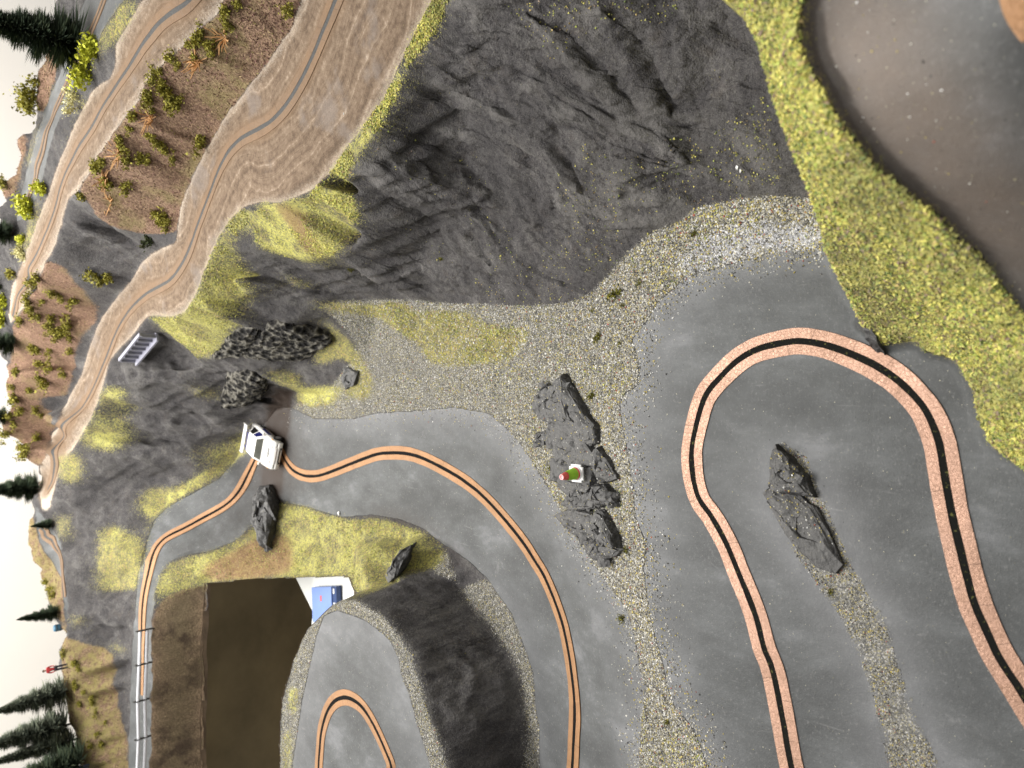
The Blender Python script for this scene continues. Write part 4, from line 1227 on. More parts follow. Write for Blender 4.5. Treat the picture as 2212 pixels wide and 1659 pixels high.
track(T1, 'bright copper twin strip bent in a wide hairpin on the foreground road', 'copper_bright', 'slot_mossy')
track(T2, 'orange copper twin strip curving down from the white car', 'copper_orange', 'slot_black')
track(T3, 'orange copper twin strip climbing from the car to the guardrail', 'copper_orange', 'slot_black', smooth=110)
track(T4, 'copper twin strip in a tight hairpin on the raised plateau', 'copper_orange', 'slot_black')
track(T5, 'tiny wavy copper strip on the small road by the cream wall', 'copper_dusty', 'slot_grey', tw=.11, sw=.03, smooth=110)
track(T6, 'thin dull copper strip on the farthest grey road', 'copper_dusty', 'slot_grey', tw=.12, sw=.03, smooth=110)
track(T7, 'dusty brown twin strip on the dirt road above the cliff', 'copper_dusty', 'slot_grey', sw=.036, lift=.005, smooth=110)
track(T8, 'dusty brown twin strip on the upper dirt road beyond the heath', 'copper_dusty', 'slot_grey', sw=.036, lift=.005, smooth=110)
track(T9, 'corner of a copper strip on the blurred nearest road', 'copper_orange', 'slot_black')


# ------------------------------------------------------------------ gravel grains and grass flock (stuff)
def scatter(m, n, near=None):
    vis = (m > .5) & solid
    px, py = project(PX, PY, PZ)
    vis &= (px > -40) & (px < PW + 40) & (py > -40) & (py < PH + 40)
    fw = PY * CP - (PZ - CAMZ) * SP
    wt = vis / fw                                   # the grid's cells grow with distance, the grains do not
    wt = wt.reshape(-1)
    idx = rng.choice(wt.size, n, p=wt / wt.sum())
    i = idx % NI + rng.uniform(-.6, .6, n)
    j = idx // NI + rng.uniform(-.6, .6, n)
    X, Y = from_grid(i, j)
    return X, Y, hgt(X, Y, PZ)


OCT_V = np.array([(1, 0, 0), (-1, 0, 0), (0, 1, 0), (0, -1, 0), (0, 0, 1), (0, 0, -1)], float)
OCT_F = np.array([(0, 2, 4), (2, 1, 4), (1, 3, 4), (3, 0, 4), (2, 0, 5), (1, 2, 5), (3, 1, 5), (0, 3, 5)])
TET_V = np.array([(1, 0, -.4), (-.5, .87, -.4), (-.5, -.87, -.4), (0, 0, 1)], float)
TET_F = np.array([(0, 1, 3), (1, 2, 3), (2, 0, 3), (0, 2, 1)])


def grains(name, spots_, size, cols, prob, BV, BF, mat, label, squash=.7, sink=.2, fn=None):
    X, Y, Z = spots_
    n = len(X)
    s = size * np.exp(np.clip(rng.normal(0, .33, n), -.7, .6))
    ang = rng.uniform(0, 6.28, (n, 3))
    ca, sa = np.cos(ang), np.sin(ang)
    V = np.repeat(BV[None], n, 0) * (s[:, None, None] * rng.uniform(.6, 1.25, (n, len(BV), 1)))
    x, y, z = V[..., 0].copy(), V[..., 1].copy(), V[..., 2].copy()
    y, z = y * ca[:, :1] - z * sa[:, :1], y * sa[:, :1] + z * ca[:, :1]
    x, y = x * ca[:, 1:2] - y * sa[:, 1:2], x * sa[:, 1:2] + y * ca[:, 1:2]
    V = np.stack([x + X[:, None], y + Y[:, None], z * squash + (Z + s * sink)[:, None]], -1).reshape(-1, 3)
    F = (BF[None] + (np.arange(n) * len(BV))[:, None, None]).reshape(-1, 3)
    me = mesh_np(name, V, F)
    c = np.array(cols)[rng.choice(len(cols), n, p=np.array(prob) / sum(prob))] if fn is None else fn(X, Y)
    if name == 'grass_flock':                        # mossy and withered stretches
        f = np.clip((fbm(X * 4.5, Y * 4.5, 88, 3) - .46) * 6, 0, 1)[:, None] * .42
        c = c * (1 - f) + np.array((.17, .165, .085)) * f
    c = np.clip(c * rng.uniform(.75, 1.2, (n, 1)), 0, 1)
    a = me.attributes.new('tint', 'FLOAT_COLOR', 'POINT')
    a.data.foreach_set('color', np.repeat(np.c_[c, np.ones(n)], len(BV), 0).astype(np.float32).ravel())
    return tag(link(name, me, mat), label, None, None, 'stuff')


gcols = [(.54, .52, .46), (.31, .30, .27), (.14, .136, .128), (.05, .048, .046), (.48, .39, .11), (.36, .32, .20), (.34, .09, .055), (.72, .71, .68)]
grains('gravel', scatter(M['gravel'] * (1 - .0 * M['gmeadow']), 52000), .0052, gcols, [22, 22, 16, 8, 12, 12, 1.5, 9], OCT_V, OCT_F, 'grains', 'loose crushed stone grains lying on the gravel between the roads')
grains('gravel', scatter(M['near'] * mask(stain_near), 90), .0030, gcols, [10, 4, 2, 2, 30, 20, 3, 6], OCT_V, OCT_F, 'grains', 'yellow specks strewn over the nearest road')
gw = mask([(1470, 560), (1500, 520), (1560, 490), (1640, 480), (1700, 478), (1780, 490), (1795, 540), (1660, 547), (1561, 574), (1481, 599), (1430, 640)])
grains('gravel', scatter((box_blur(gw, 9, 2) + .5 * rng.random(gw.shape) > .85) * M['gravel'], 4200), .0050, [(.62, .62, .64), (.42, .42, .44), (.22, .22, .23)], [4, 3, 2], OCT_V, OCT_F, 'grains', 'white stone grains at the edge of the foreground road')
ring2 = np.clip(box_blur(M['gravel'], 12, 2), 0, 1)
grains('gravel', scatter((ring2 + .7 * (rng.random(ring2.shape) - .80) > .14) * road_m * (1 - M['near']), 7000), .0045, gcols, [22, 22, 20, 12, 14, 8, 1, 6], OCT_V, OCT_F, 'grains', 'stray grains scattered over the edges of the grey roads')
grains('gravel', scatter(M['gravel2'] * ((fbm(GX * 10, GY * 10, 7, 3) > .40)), 8500), .0036, gcols, [7, 22, 28, 16, 10, 12, 1.5, 2], OCT_V, OCT_F, 'grains', 'stone grains in the streak inside the hairpin')
grains('gravel', scatter(np.maximum(M['gravel3'], M['gravelP']), 8000), .0046, gcols, [10, 26, 26, 10, 4, 12, .5, 2], OCT_V, OCT_F, 'grains', 'stone grains on the plateau rim and below its wall')
fy = [(.64, .59, .16), (.50, .48, .16), (.40, .45, .11), (.18, .23, .08), (.46, .35, .15), (.27, .20, .15)]
grains('grass_flock', scatter(M['berm'] * (1 - M['near']), 22000), .0075, fy, [28, 24, 18, 14, 9, 7], TET_V, TET_F, 'flock', 'yellow green foam crumbs on the near grass bank', .9, .35)
grains('grass_flock', scatter(np.maximum(M['gtop'], M['gknoll']) * (fbm(GX * 3.1, GY * 3.1, 66, 3) > .46), 10000), .0062, fy, [36, 28, 12, 10, 8, 5], TET_V, TET_F, 'flock', 'yellow foam crumbs along the cliff edge and knoll', .9, .35)
grains('grass_flock', scatter(np.maximum(M['gmeadow'], M['gbank']) * (fbm(GX * 3.7, GY * 3.7, 67, 3) > .52), 5500), .0060, fy, [20, 22, 18, 16, 14, 10], TET_V, TET_F, 'flock', 'olive and straw foam crumbs on the flat grass patches', .9, .35)
grains('grass_flock', scatter(M['gravel'] * (fbm(GX * 3, GY * 3, 77, 3) > .52), 4000), .0055, fy, [30, 24, 12, 12, 14, 8], TET_V, TET_F, 'flock', 'yellow crumbs sprinkled on the gravel', .9, .35)
grains('grass_flock', scatter(rock_m * big * (fbm(GX * 2.3, GY * 2.3, 78, 3) > .56), 1500), .005, fy, [30, 20, 12, 6, 20, 10], TET_V, TET_F, 'flock', 'stray yellow crumbs caught on the big grey slope', .9, .3)
hcols = [(.11, .065, .045), (.21, .13, .09), (.29, .185, .125), (.24, .125, .11), (.25, .215, .08), (.37, .28, .15)]
grains('heath_fibre', scatter(heath_m * (1 - M['bank']), 30000), .008, hcols, [18, 24, 20, 14, 14, 10], TET_V * np.array((.5, .5, 1.6)), TET_F, 'flock', 'short brown heath fibres on the hills', 1.0, .25)


# ------------------------------------------------------------------ rocks
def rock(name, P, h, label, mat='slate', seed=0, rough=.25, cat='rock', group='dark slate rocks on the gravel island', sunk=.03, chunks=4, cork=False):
    """Chipped stone: a low hull over the outline with smaller broken hulls on it."""
    D = dense(P, 9)
    if not cork:
        D = D.mean(0) + (D - D.mean(0)) * np.array((1.10, 1.08))
    X, Y = drop(D[:, 0], D[:, 1])
    Z = hgt(X, Y, PZ)
    B = np.stack([X, Y, Z], 1)
    c = B.mean(0)
    nrm = np.zeros(3)
    for a, b in zip(B, np.roll(B, -1, 0)):
        nrm += np.cross(a - c, b - c)
    nrm /= np.linalg.norm(nrm) + 1e-9
    if nrm[2] < 0:
        nrm = -nrm
    r = np.random.default_rng(seed + 5)
    size = np.linalg.norm(B - c, axis=1).mean()
    bm = bmesh.new()

    def hull(points):
        vs = [bm.verts.new(Vector(p)) for p in points]
        res = bmesh.ops.convex_hull(bm, input=vs, use_existing_faces=False)
        dead = [g for g in res['geom_interior'] if isinstance(g, bmesh.types.BMVert)] + [g for g in res['geom_unused'] if isinstance(g, bmesh.types.BMVert)]
        bmesh.ops.delete(bm, geom=list(set(dead)), context='VERTS')

    hull([c + (p - c) * .80 + nrm * h * r.uniform(.55, .8) for p in B] + [c + (p - c) * .85 - nrm * sunk for p in B])
    n = len(B)
    tilt = r.normal(0, .35, 2) / max(size, .05)
    wedge = max(3, n // 3)
    # the outline is cut into overlapping wedges so it keeps its bays and corners
    for a in range(0, n, max(1, wedge // 2)):
        seg = [B[(a + k) % n] for k in range(wedge + 1)]
        pts_ = [p - nrm * sunk for p in seg] + [c - nrm * sunk]
        for p in seg:
            q_ = c + (p - c) * r.uniform(.86, .99)
            pts_.append(q_ + nrm * h * np.clip(r.uniform(.35, .8) + tilt @ (p - c)[:2] * .5, .2, 1.0))
        for p in seg[::2]:
            q_ = c + (p - c) * r.uniform(.35, .7)
            pts_.append(q_ + nrm * h * np.clip(r.uniform(.75, 1.1) + tilt @ (q_ - c)[:2] * .5, .3, 1.2))
        hull(pts_)
    for k in range(chunks):
        m = c + (B[r.integers(n)] - c) * r.uniform(.2, .8)
        e = size * r.uniform(.25, .5)
        hull([m + np.array((r.uniform(-1, 1), r.uniform(-1, 1), 0)) * e + nrm * h * r.uniform(.1, 1.15) for _ in range(11)])
    bmesh.ops.triangulate(bm, faces=bm.faces)
    for k in range(3):
        es = [e for e in bm.edges if e.calc_length() > (.06, .035, .022)[k]]
        if es:
            bmesh.ops.subdivide_edges(bm, edges=es, cuts=1)
            bmesh.ops.triangulate(bm, faces=[f for f in bm.faces if len(f.verts) > 3])
    bm.normal_update()
    co = np.array([v.co for v in bm.verts])
    q1 = fbm(co[:, 0] * 22 + co[:, 2] * 13, co[:, 1] * 22 - co[:, 2] * 17, seed, 3) - .5
    q2 = fbm(co[:, 0] * 7 + co[:, 2] * 4, co[:, 1] * 7 - co[:, 2] * 5, seed + 9, 2) - .5
    if cork:
        q3 = fbm(co[:, 0] * 16 + co[:, 2] * 11, co[:, 1] * 16 - co[:, 2] * 15, seed + 30, 2, .5, True) - .6
        q1 = q1 + q3 * .8
    for v, a, b in zip(bm.verts, q1, q2):
        v.co += v.normal * float(a * rough * .09 + b * rough * .08)
    bmesh.ops.translate(bm, verts=bm.verts, vec=-Vector(c))
    o = link(name, bm_mesh(name, bm), mat, None, Vector(c))
    return tag(o, label, cat, group)


ISL = [([(1172, 838), (1212, 832), (1228, 870), (1242, 890), (1228, 908), (1180, 910), (1164, 880)], .09, 'rough grey rock at the far upper end of the gravel island'),
       ([(1215, 826), (1226, 812), (1240, 850), (1262, 880), (1290, 915), (1292, 955), (1270, 965), (1240, 915), (1226, 870)], .13, 'long black edged rock facing the main road at the far end'),
       ([(1166, 935), (1190, 925), (1197, 948), (1182, 961), (1164, 957)], .08, 'small rock with mossy top at the left side of the island'),
       ([(1190, 908), (1240, 900), (1268, 958), (1290, 975), (1288, 1002), (1250, 1012), (1215, 1002), (1198, 955)], .10, 'broad flat rock behind the little cone'),
       ([(1291, 985), (1302, 968), (1318, 985), (1337, 1030), (1304, 1039), (1292, 1018)], .10, 'dark angular rock in front of the little cone'),
       ([(1207, 1004), (1230, 1000), (1250, 1006), (1286, 1008), (1290, 1040), (1275, 1062), (1240, 1066), (1210, 1050)], .09, 'flat rock carrying the little cone'),
       ([(1288, 1050), (1315, 1044), (1341, 1084), (1304, 1096), (1282, 1072)], .12, 'dark wedge rock just below the cone rock'),
       ([(1236, 1070), (1284, 1062), (1290, 1096), (1246, 1102), (1222, 1088)], .08, 'low rock in the middle of the island below the cone'),
       ([(1216, 1112), (1240, 1098), (1290, 1106), (1286, 1130), (1308, 1160), (1280, 1168), (1246, 1152)], .11, 'wide flat topped rock near the lower end of the island'),
       ([(1296, 1098), (1312, 1104), (1337, 1150), (1347, 1182), (1312, 1166), (1288, 1125)], .15, 'black steep rock along the main road near the lower end'),
       ([(1270, 1166), (1310, 1160), (1350, 1186), (1338, 1197), (1306, 1207), (1288, 1196)], .11, 'last pointed rock at the lower tip of the island')]
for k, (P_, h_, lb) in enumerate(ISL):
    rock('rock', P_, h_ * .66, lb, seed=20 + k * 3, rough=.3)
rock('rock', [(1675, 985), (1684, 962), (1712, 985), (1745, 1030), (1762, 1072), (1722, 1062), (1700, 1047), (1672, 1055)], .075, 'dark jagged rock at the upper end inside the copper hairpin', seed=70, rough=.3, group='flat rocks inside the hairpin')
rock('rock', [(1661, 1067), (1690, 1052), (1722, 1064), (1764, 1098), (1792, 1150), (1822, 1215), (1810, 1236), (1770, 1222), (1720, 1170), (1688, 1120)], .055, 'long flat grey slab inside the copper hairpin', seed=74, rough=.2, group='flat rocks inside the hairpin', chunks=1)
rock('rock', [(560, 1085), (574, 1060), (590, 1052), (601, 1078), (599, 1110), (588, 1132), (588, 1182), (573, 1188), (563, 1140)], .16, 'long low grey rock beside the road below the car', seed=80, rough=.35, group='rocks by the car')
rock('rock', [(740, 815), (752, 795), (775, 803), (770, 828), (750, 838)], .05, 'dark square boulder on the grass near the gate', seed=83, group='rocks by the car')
rock('cork_rock', [(579, 688), (645, 700), (712, 717), (718, 728), (697, 746), (652, 774), (600, 778), (560, 776), (523, 768), (545, 738)], .075, 'large pitted bark rock face right of the gate', 'cork_rock', 90, .45, 'rock', 'pitted bark rocks at the gate', .05, 0, True)
rock('cork_rock', [(517, 706), (556, 704), (549, 733), (524, 766), (459, 771), (500, 722)], .07, 'smaller pitted bark rock next to the yellow knoll', 'cork_rock', 94, .45, 'rock', 'pitted bark rocks at the gate', .05, 0, True)
rock('cork_rock', [(488, 804), (535, 796), (569, 813), (578, 832), (565, 852), (531, 870), (476, 873), (484, 838)], .09, 'pitted bark rock left of the gate above the car', 'cork_rock', 98, .45, 'rock', 'pitted bark rocks at the gate', .05, 0, True)

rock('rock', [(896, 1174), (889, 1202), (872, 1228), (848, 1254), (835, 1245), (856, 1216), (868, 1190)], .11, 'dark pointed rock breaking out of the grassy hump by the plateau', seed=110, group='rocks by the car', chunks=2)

# grains of the gravel that lie on top of the rocks
from mathutils.bvhtree import BVHTree
bv, bf = [], []
for o_ in COL.objects:
    if o_.name.split('.')[0] == 'rock':
        k0 = len(bv)
        bv += [o_.location + v.co for v in o_.data.vertices]
        bf += [[k0 + q_ for q_ in f_.vertices] for f_ in o_.data.polygons]
tree_ = BVHTree.FromPolygons(bv, bf)
lie = []
for (x0, x1, y0, y1, n_) in ((1165, 1350, 815, 1205, 1500), (1660, 1825, 960, 1238, 700)):
    ax, ay = drop(rng.uniform(x0, x1, n_), rng.uniform(y0, y1, n_))
    for a_, b_ in zip(ax, ay):
        h_ = tree_.ray_cast(Vector((a_, b_, 3)), Vector((0, 0, -1)))
        if h_[0] is not None and h_[1].z > .55:
            lie.append(h_[0])
lie = np.array(lie)
grains('gravel', (lie[:, 0], lie[:, 1], lie[:, 2]), .0042, gcols, [18, 16, 10, 3, 26, 14, 2, 8], OCT_V, OCT_F, 'grains', 'stray grains lying on the dark rocks')

# upright shard at the edge of the near bank
p0 = land(1905, 752)
bm = bmesh.new()
vs = [bm.verts.new(v) for v in ((-.05, -.02, -.03), (.06, -.03, -.03), (.09, .04, -.03), (-.02, .05, -.03), (.03, -.02, .10), (.12, -.01, .16), (.13, .03, .15), (.05, .04, .09))]
for f in ((0, 1, 2, 3), (4, 5, 6, 7), (0, 1, 5, 4), (1, 2, 6, 5), (2, 3, 7, 6), (3, 0, 4, 7)):
    bm.faces.new([vs[k] for k in f])
bmesh.ops.subdivide_edges(bm, edges=bm.edges[:], cuts=3, use_grid_fill=True)
for v in bm.verts:
    v.co += Vector((random.uniform(-1, 1), random.uniform(-1, 1), random.uniform(-1, 1))) * .005
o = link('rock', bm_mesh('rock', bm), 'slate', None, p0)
tag(o, 'blurred dark shard of rock sticking up beside the copper hairpin', 'rock')


# ------------------------------------------------------------------ plants
def tint_mesh(name, V, F, tint, k):
    me = mesh_np(name, V, F)
    a = me.attributes.new('tint', 'FLOAT', 'POINT')
    a.data.foreach_set('value', np.repeat(tint, k).astype(np.float32))
    return me


def fir_crown(h, r, n, seed, lean=0.0):
    """A bottle brush tree: bristles wound on a wire, longest low down, in uneven tiers."""
    g = np.random.default_rng(seed)
    t = g.random(n) ** .8
    tier = .82 + .22 * np.sin(t * 34 + g.uniform(0, 6)) * (1 - t)
    ang = g.uniform(0, 6.283, n)
    lump = .8 + .4 * vnoise(ang * 1.2, t * 9, seed)
    rad = r * (1 - t) ** .82 * tier * lump * g.uniform(.55, 1.12, n) + r * .03
    z0 = h * (.045 + .955 * t)
    up = g.uniform(-.05, .38, n)
    d = np.stack([np.cos(ang), np.sin(ang), up], 1)
    wv = np.stack([-np.sin(ang), np.cos(ang), g.uniform(-.6, .6, n)], 1)
    base = np.stack([np.zeros(n), np.zeros(n), z0], 1)
    w = (.006 + .009 * g.random(n))[:, None] * (h / 1.0)
    a = base + d * (rad * .12)[:, None] - wv * w * .4
    b = base + d * (rad * .12)[:, None] + wv * w * .4
    c = base + d * (rad * .65)[:, None] + wv * w * .5
    e = base + d * rad[:, None] - np.array((0, 0, .04)) * rad[:, None] * g.uniform(0, 2, n)[:, None]
    V = np.stack([a, b, c, e], 1).reshape(-1, 3)
    k = np.arange(n) * 4
    F = np.concatenate([np.stack([k, k + 1, k + 2], 1), np.stack([k, k + 2, k + 3], 1)])
    return tint_mesh('crown', V, F, np.clip(g.normal(.4, .25, n), 0, 1), 4)


FIRS = {}
for kk, (nm, seed) in enumerate((('a', 1), ('b', 2), ('c', 3))):
    FIRS[nm] = fir_crown(1.0, (.30, .27, .33)[kk], 9000, seed)
bm = bmesh.new()
tube(bm, (0, 0, -.04), (0, 0, .6), .016, .008)
tube(bm, (0, 0, .6), (0, 0, 1.03), .008, .003)
TRUNK = bm_mesh('trunk', bm)
TRUNK.materials.append(MAT['bark'])


def fir(px, py, hpx, label, kind='a', mat='fir_needles', lean=(0, 0), wide=1.0, group='model fir trees along the far edge', foot=None):
    p = land(px, py) if foot is None else Vector(foot)
    s = hpx / scale_at(p)
    root = empty('fir_tree', p, label, 'tree', group, (lean[0], lean[1], random.uniform(0, 6)))
    c = link('crown', FIRS[kind], None, root)
    c.scale = (s * wide, s * wide, s)
    if not FIRS[kind].materials:
        FIRS[kind].materials.append(MAT[mat])
    if FIRS[kind].materials[0] != MAT[mat]:
        c.material_slots[0].link = 'OBJECT'
        c.material_slots[0].material = MAT[mat]
    t = link('trunk', TRUNK, None, root)
    t.scale = (s, s, s)
    return root


def pt(px, py, Y):
    rx, ry, rz = ray(px, py)
    t = Y / ry
    return (float(rx * t), Y, float(CAMZ + rz * t))


fir(180, 104, 205, 'big dark fir tree leaning over the farthest road', 'c', lean=(.0, .05), wide=1.3)
fir(128, 1322, 78, 'small fir beside the blue barrel', 'a', wide=1.0)
fir(139, 1374, 84, 'small thin fir with a bare trunk by the ridge', 'b')
fir(146, 1492, 140, 'tall grey green fir nearest to the red figure', 'b', 'fir_grey', lean=(0, .06), wide=1.15)
fir(158, 1562, 158, 'broad grey green fir in the middle of the left row', 'a', 'fir_grey', wide=1.15)
fir(166, 1596, 165, 'slim fir hidden behind the broad grey green fir', 'b', 'fir_grey', wide=.8)
fir(186, 1644, 175, 'darkest fir in the corner behind the standing figure', 'c', wide=1.1)
fir(88, 1052, 100, 'bushy dark fir at the end of the dirt road', 'c', wide=1.3)
fir(80, 1022, 90, 'second dark fir at the end of the dirt road', 'a', wide=1.1)
fir(112, 1132, 40, 'tiny fir between the dirt road and the wavy copper strip', 'b', lean=(0, 0), wide=1.5)
fir(32, 505, 80, 'dark fir cut by the picture edge beyond the upper dirt road', 'a', wide=1.5)
fir(36, 742, 80, 'very dark fir on top of the reddish hill', 'c', wide=1.25)
fir(14, 900, 60, 'dark fir behind the crest of the reddish hill', 'b', wide=1.5)
fir(46, 292, 70, 'dark fir among the olive bushes beyond the far road', 'b', wide=1.5)


def shrub_mesh(n, seed, rr=.5, leaf=.16):
    g = np.random.default_rng(seed)
    lob = g.normal(0, .30, (8, 3)) * np.array((1, 1, .5)) + np.array((0, 0, .36))
    c = lob[g.integers(0, 7, n)] + g.normal(0, .17, (n, 3))
    c[:, 2] = np.abs(c[:, 2])
    u = g.normal(0, 1, (n, 3))
    u /= np.linalg.norm(u, axis=1, keepdims=True)
    v = np.cross(u, g.normal(0, 1, (n, 3)))
    v /= np.linalg.norm(v, axis=1, keepdims=True)
    s = leaf * g.uniform(.5, 1.2, (n, 1))
    V = np.stack([c + u * s, c + v * s * .6, c - u * s, c - v * s * .6], 1).reshape(-1, 3) * rr
    k = np.arange(n) * 4
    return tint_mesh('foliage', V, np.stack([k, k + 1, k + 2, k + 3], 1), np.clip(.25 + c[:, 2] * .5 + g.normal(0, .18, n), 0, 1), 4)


def coloured(mat, seeds, n, leaf=.16):
    out = []
    for s in seeds:
        me = shrub_mesh(n, s, .5, leaf)
        me.materials.append(MAT[mat])
        out.append(me)
    return out


OLIVE = coloured('shrub_olive', range(5), 300, .12)
YELLOW = coloured('shrub_yellow', range(10, 13), 600, .11)
OLIVE_BIG = coloured('shrub_olive', range(60, 62), 1100, .085)
PALE = coloured('shrub_pale', range(20, 22), 600, .09)
DARKS = coloured('shrub_dark', range(30, 33), 400, .12)
MOSS = coloured('moss_tuft', range(40, 44), 160, .13)


def shrub(px, py, dpx, protos, label, group, name='shrub', tall=1.0, cat='shrub', foot=None):
    p = land(px, py) if foot is None else Vector(foot)
    s = dpx / scale_at(p) * 2.05
    o = link(name, random.choice(protos), None, None, p - Vector((0, 0, .01)))
    o.scale = (s, s, s * tall)
    o.rotation_euler = (0, 0, random.uniform(0, 6.28))
    return tag(o, label, cat, group)


H1 = [(2080, 60), (1990, 100), (1960, 180), (2000, 230), (1760, 320), (1720, 360), (1850, 430), (1820, 400), (1690, 480), (1640, 390), (1540, 560), (1480, 520), (1400, 620), (1350, 660), (1310, 720), (1430, 720), (1450, 800), (1390, 760),
      (1300, 830), (1280, 880), (1480, 860), (1520, 900), (1560, 890), (1450, 930), (1310, 950), (1130, 1110), (1160, 1010), (1070, 1200), (1080, 1260), (1330, 1180), (1370, 1220), (1420, 1270), (1460, 1330), (1250, 1390), (1290, 1400),
      (1120, 1390), (900, 1400), (880, 1460), (830, 1460), (950, 1560), (1000, 1590), (1110, 1620), (1520, 1380), (1740, 1220)]
ORD = ['', 'second ', 'third ', 'fourth ', 'fifth ', 'sixth ', 'seventh ', 'eighth ', 'ninth ', 'tenth ', 'eleventh ', 'twelfth ']


def row_of(spots_, marks, lo, hi, what, group):
    """shrubs of one hillside, each told by the landmark it stands nearest to"""
    got = {}
    for x, y in spots_:
        mk_ = min(marks, key=lambda m: math.hypot(m[0] - x, m[1] - y))
        got.setdefault(mk_[2], []).append((math.hypot(mk_[0] - x, mk_[1] - y), x, y))
    for mk_, L in got.items():
        for n_, (_, x, y) in enumerate(sorted(L)):
            shrub(x, y, random.uniform(lo, hi), OLIVE, what + ', ' + ORD[min(n_, 11)] + 'nearest ' + mk_, group)


row_of([(a / 4, b / 4) for a, b in H1], [(478, 78, 'the upper right twig fan'), (425, 128, 'the twig bundle by the upper dirt road'), (322, 250, 'the pinkish twigs mid heath'), (260, 332, 'the twigs below the pale verge'),
       (232, 388, 'the twigs at the left of the heath'), (385, 225, 'the middle of the brown slope'), (520, 20, 'the right edge of the brown slope'), (340, 330, 'the lower middle of the heath')],
       17, 31, 'olive shrub on the brown heath', 'olive shrubs on the brown heath slope')
for a, b, w_ in ((1350, 190, 'left'), (1420, 220, 'upper right'), (1440, 290, 'lower right'), (1395, 240, 'middle')):
    shrub(a / 4, 415 + b / 4, 22, OLIVE, 'olive shrub, ' + w_ + ' one of the tight clump at the lower heath corner', 'olive shrubs at the heath corner')
shrub(630, 27, 27, OLIVE, 'lone olive shrub on the pale edge of the dirt road', None)
shrub(180, 427, 22, OLIVE, 'olive shrub at the left end of the brown heath above the dark gap', None)
shrub(326, 521, 24, DARKS, 'dark green bush in the notch beside the dirt road', None)
for a, b, lb in ((850, 720, 'upper of the olive shrubs in the dark rock gap, nearest the upper dirt road'), (900, 760, 'middle of the olive shrubs in the dark rock gap'), (960, 740, 'lower of the olive shrubs in the dark rock gap, nearest the lower road')):
    shrub(a / 4, 415 + b / 4, 27, OLIVE, lb, 'olive shrubs in the rock gap')
H2 = [(340, 740), (310, 790), (470, 860), (540, 930), (500, 890), (620, 950), (660, 940), (380, 940), (250, 940), (290, 1000), (270, 960), (340, 1080), (480, 1080), (190, 1110), (450, 1160), (600, 1150), (570, 1210), (620, 1260),
      (510, 1210), (530, 1250), (290, 1340), (340, 1370), (440, 1370), (630, 1380), (360, 1490), (150, 1560), (440, 1530), (550, 1580), (80, 1590), (330, 1600), (400, 1640), (150, 1780), (330, 1870), (370, 1920), (140, 2000), (340, 2110),
      (350, 2140), (150, 2140), (190, 2210), (250, 2220), (90, 1920), (240, 2270), (60, 2090), (200, 1900), (120, 1690), (260, 1720)]
row_of([(a / 4, 415 + b / 4) for a, b in H2], [(100, 565, 'the upper dirt road'), (212, 680, 'the dark rock gap'), (160, 760, 'the bend of the dirt road'), (95, 870, 'the grey rock notch'), (20, 860, 'the far crest'), (60, 985, 'the lower tip of the hill'), (35, 720, 'the very dark fir'), (90, 690, 'the middle of the hill')],
       14, 27, 'olive shrub on the reddish hill', 'olive shrubs on the reddish brown hill')
HL = [(580, 660), (400, 60), (430, 110), (460, 170), (800, 1040), (810, 1080), (730, 1000), (650, 930), (670, 960), (840, 1180), (910, 1270), (890, 1440), (800, 1470), (700, 1110), (650, 750), (680, 800), (840, 1370), (640, 1330), (650, 1390)]
row_of([(a / 4, 1244 + b / 4) for a, b in HL], [(140, 1390, 'the thin trunked fir'), (146, 1438, 'the red figure'), (150, 1500, 'the tall grey green fir'), (200, 1520, 'the middle of the hillside'), (225, 1600, 'the guardrail'), (110, 1270, 'the wavy copper strip'), (165, 1585, 'the broad grey green fir')],
       9, 17, 'olive shrub on the left hill', 'olive shrubs behind the guardrail')
shrub(205, 112, 46, YELLOW, 'bright yellow green bush under the big leaning fir', None, 'bush', cat='bush')
shrub(188, 158, 44, YELLOW, 'bright yellow green bush next to the far road, nearer the cream wall side', None, 'bush', cat='bush')
shrub(168, 222, 32, PALE, 'pale lime bush between the far road and the upper dirt road', None, 'bush', cat='bush')
shrub(92, 406, 30, YELLOW, 'round lime bush at the verge of the far road, nearer the dark gap', None, 'bush', cat='bush')
shrub(68, 456, 40, YELLOW, 'large lime bush at the end of the far road', None, 'bush', cat='bush')
shrub(78, 222, 46, OLIVE_BIG, 'big olive bush on the tan soil bank', None, 'bush', cat='bush')
shrub(34, 236, 46, PALE, 'pale straw coloured bush against the cream wall', None, 'bush', cat='bush')
shrub(60, 262, 24, OLIVE, 'small olive bush between the pale straw bush and the grey rock', None, 'bush', cat='bush')
FAR_L = ['olive bush beside the straw bush at the cut edge', 'olive bush between two dark clumps at the cut edge', 'dark bush at the cut edge beyond the grey rock', 'olive bush next to the dark bush at the cut edge', 'pale bush where the upper dirt road bends away',
         'small lime bush beside the pale bush at the upper dirt road', 'lime bush at the cut edge above the end of the upper dirt road', 'lime bush at the cut edge by the tip of the upper dirt road', 'olive bush on the verge of the upper dirt road', 'dark bush behind the lime bushes at the cut edge',
         'olive bush on the tip of the reddish hill', 'olive bush below the bushy dark firs']
for lb, (a, b, s_, pr) in zip(FAR_L, ((12, 310, 30, OLIVE), (22, 345, 26, OLIVE), (8, 370, 28, DARKS), (14, 400, 24, OLIVE), (50, 545, 26, PALE), (48, 520, 20, YELLOW), (12, 650, 30, YELLOW), (8, 685, 30, YELLOW), (30, 590, 24, OLIVE), (5, 620, 26, DARKS),
                       (40, 990, 22, OLIVE), (62, 1012, 26, OLIVE))):
    shrub(a, b, s_, pr, lb, 'bushes along the far edge', 'bush', cat='bush')
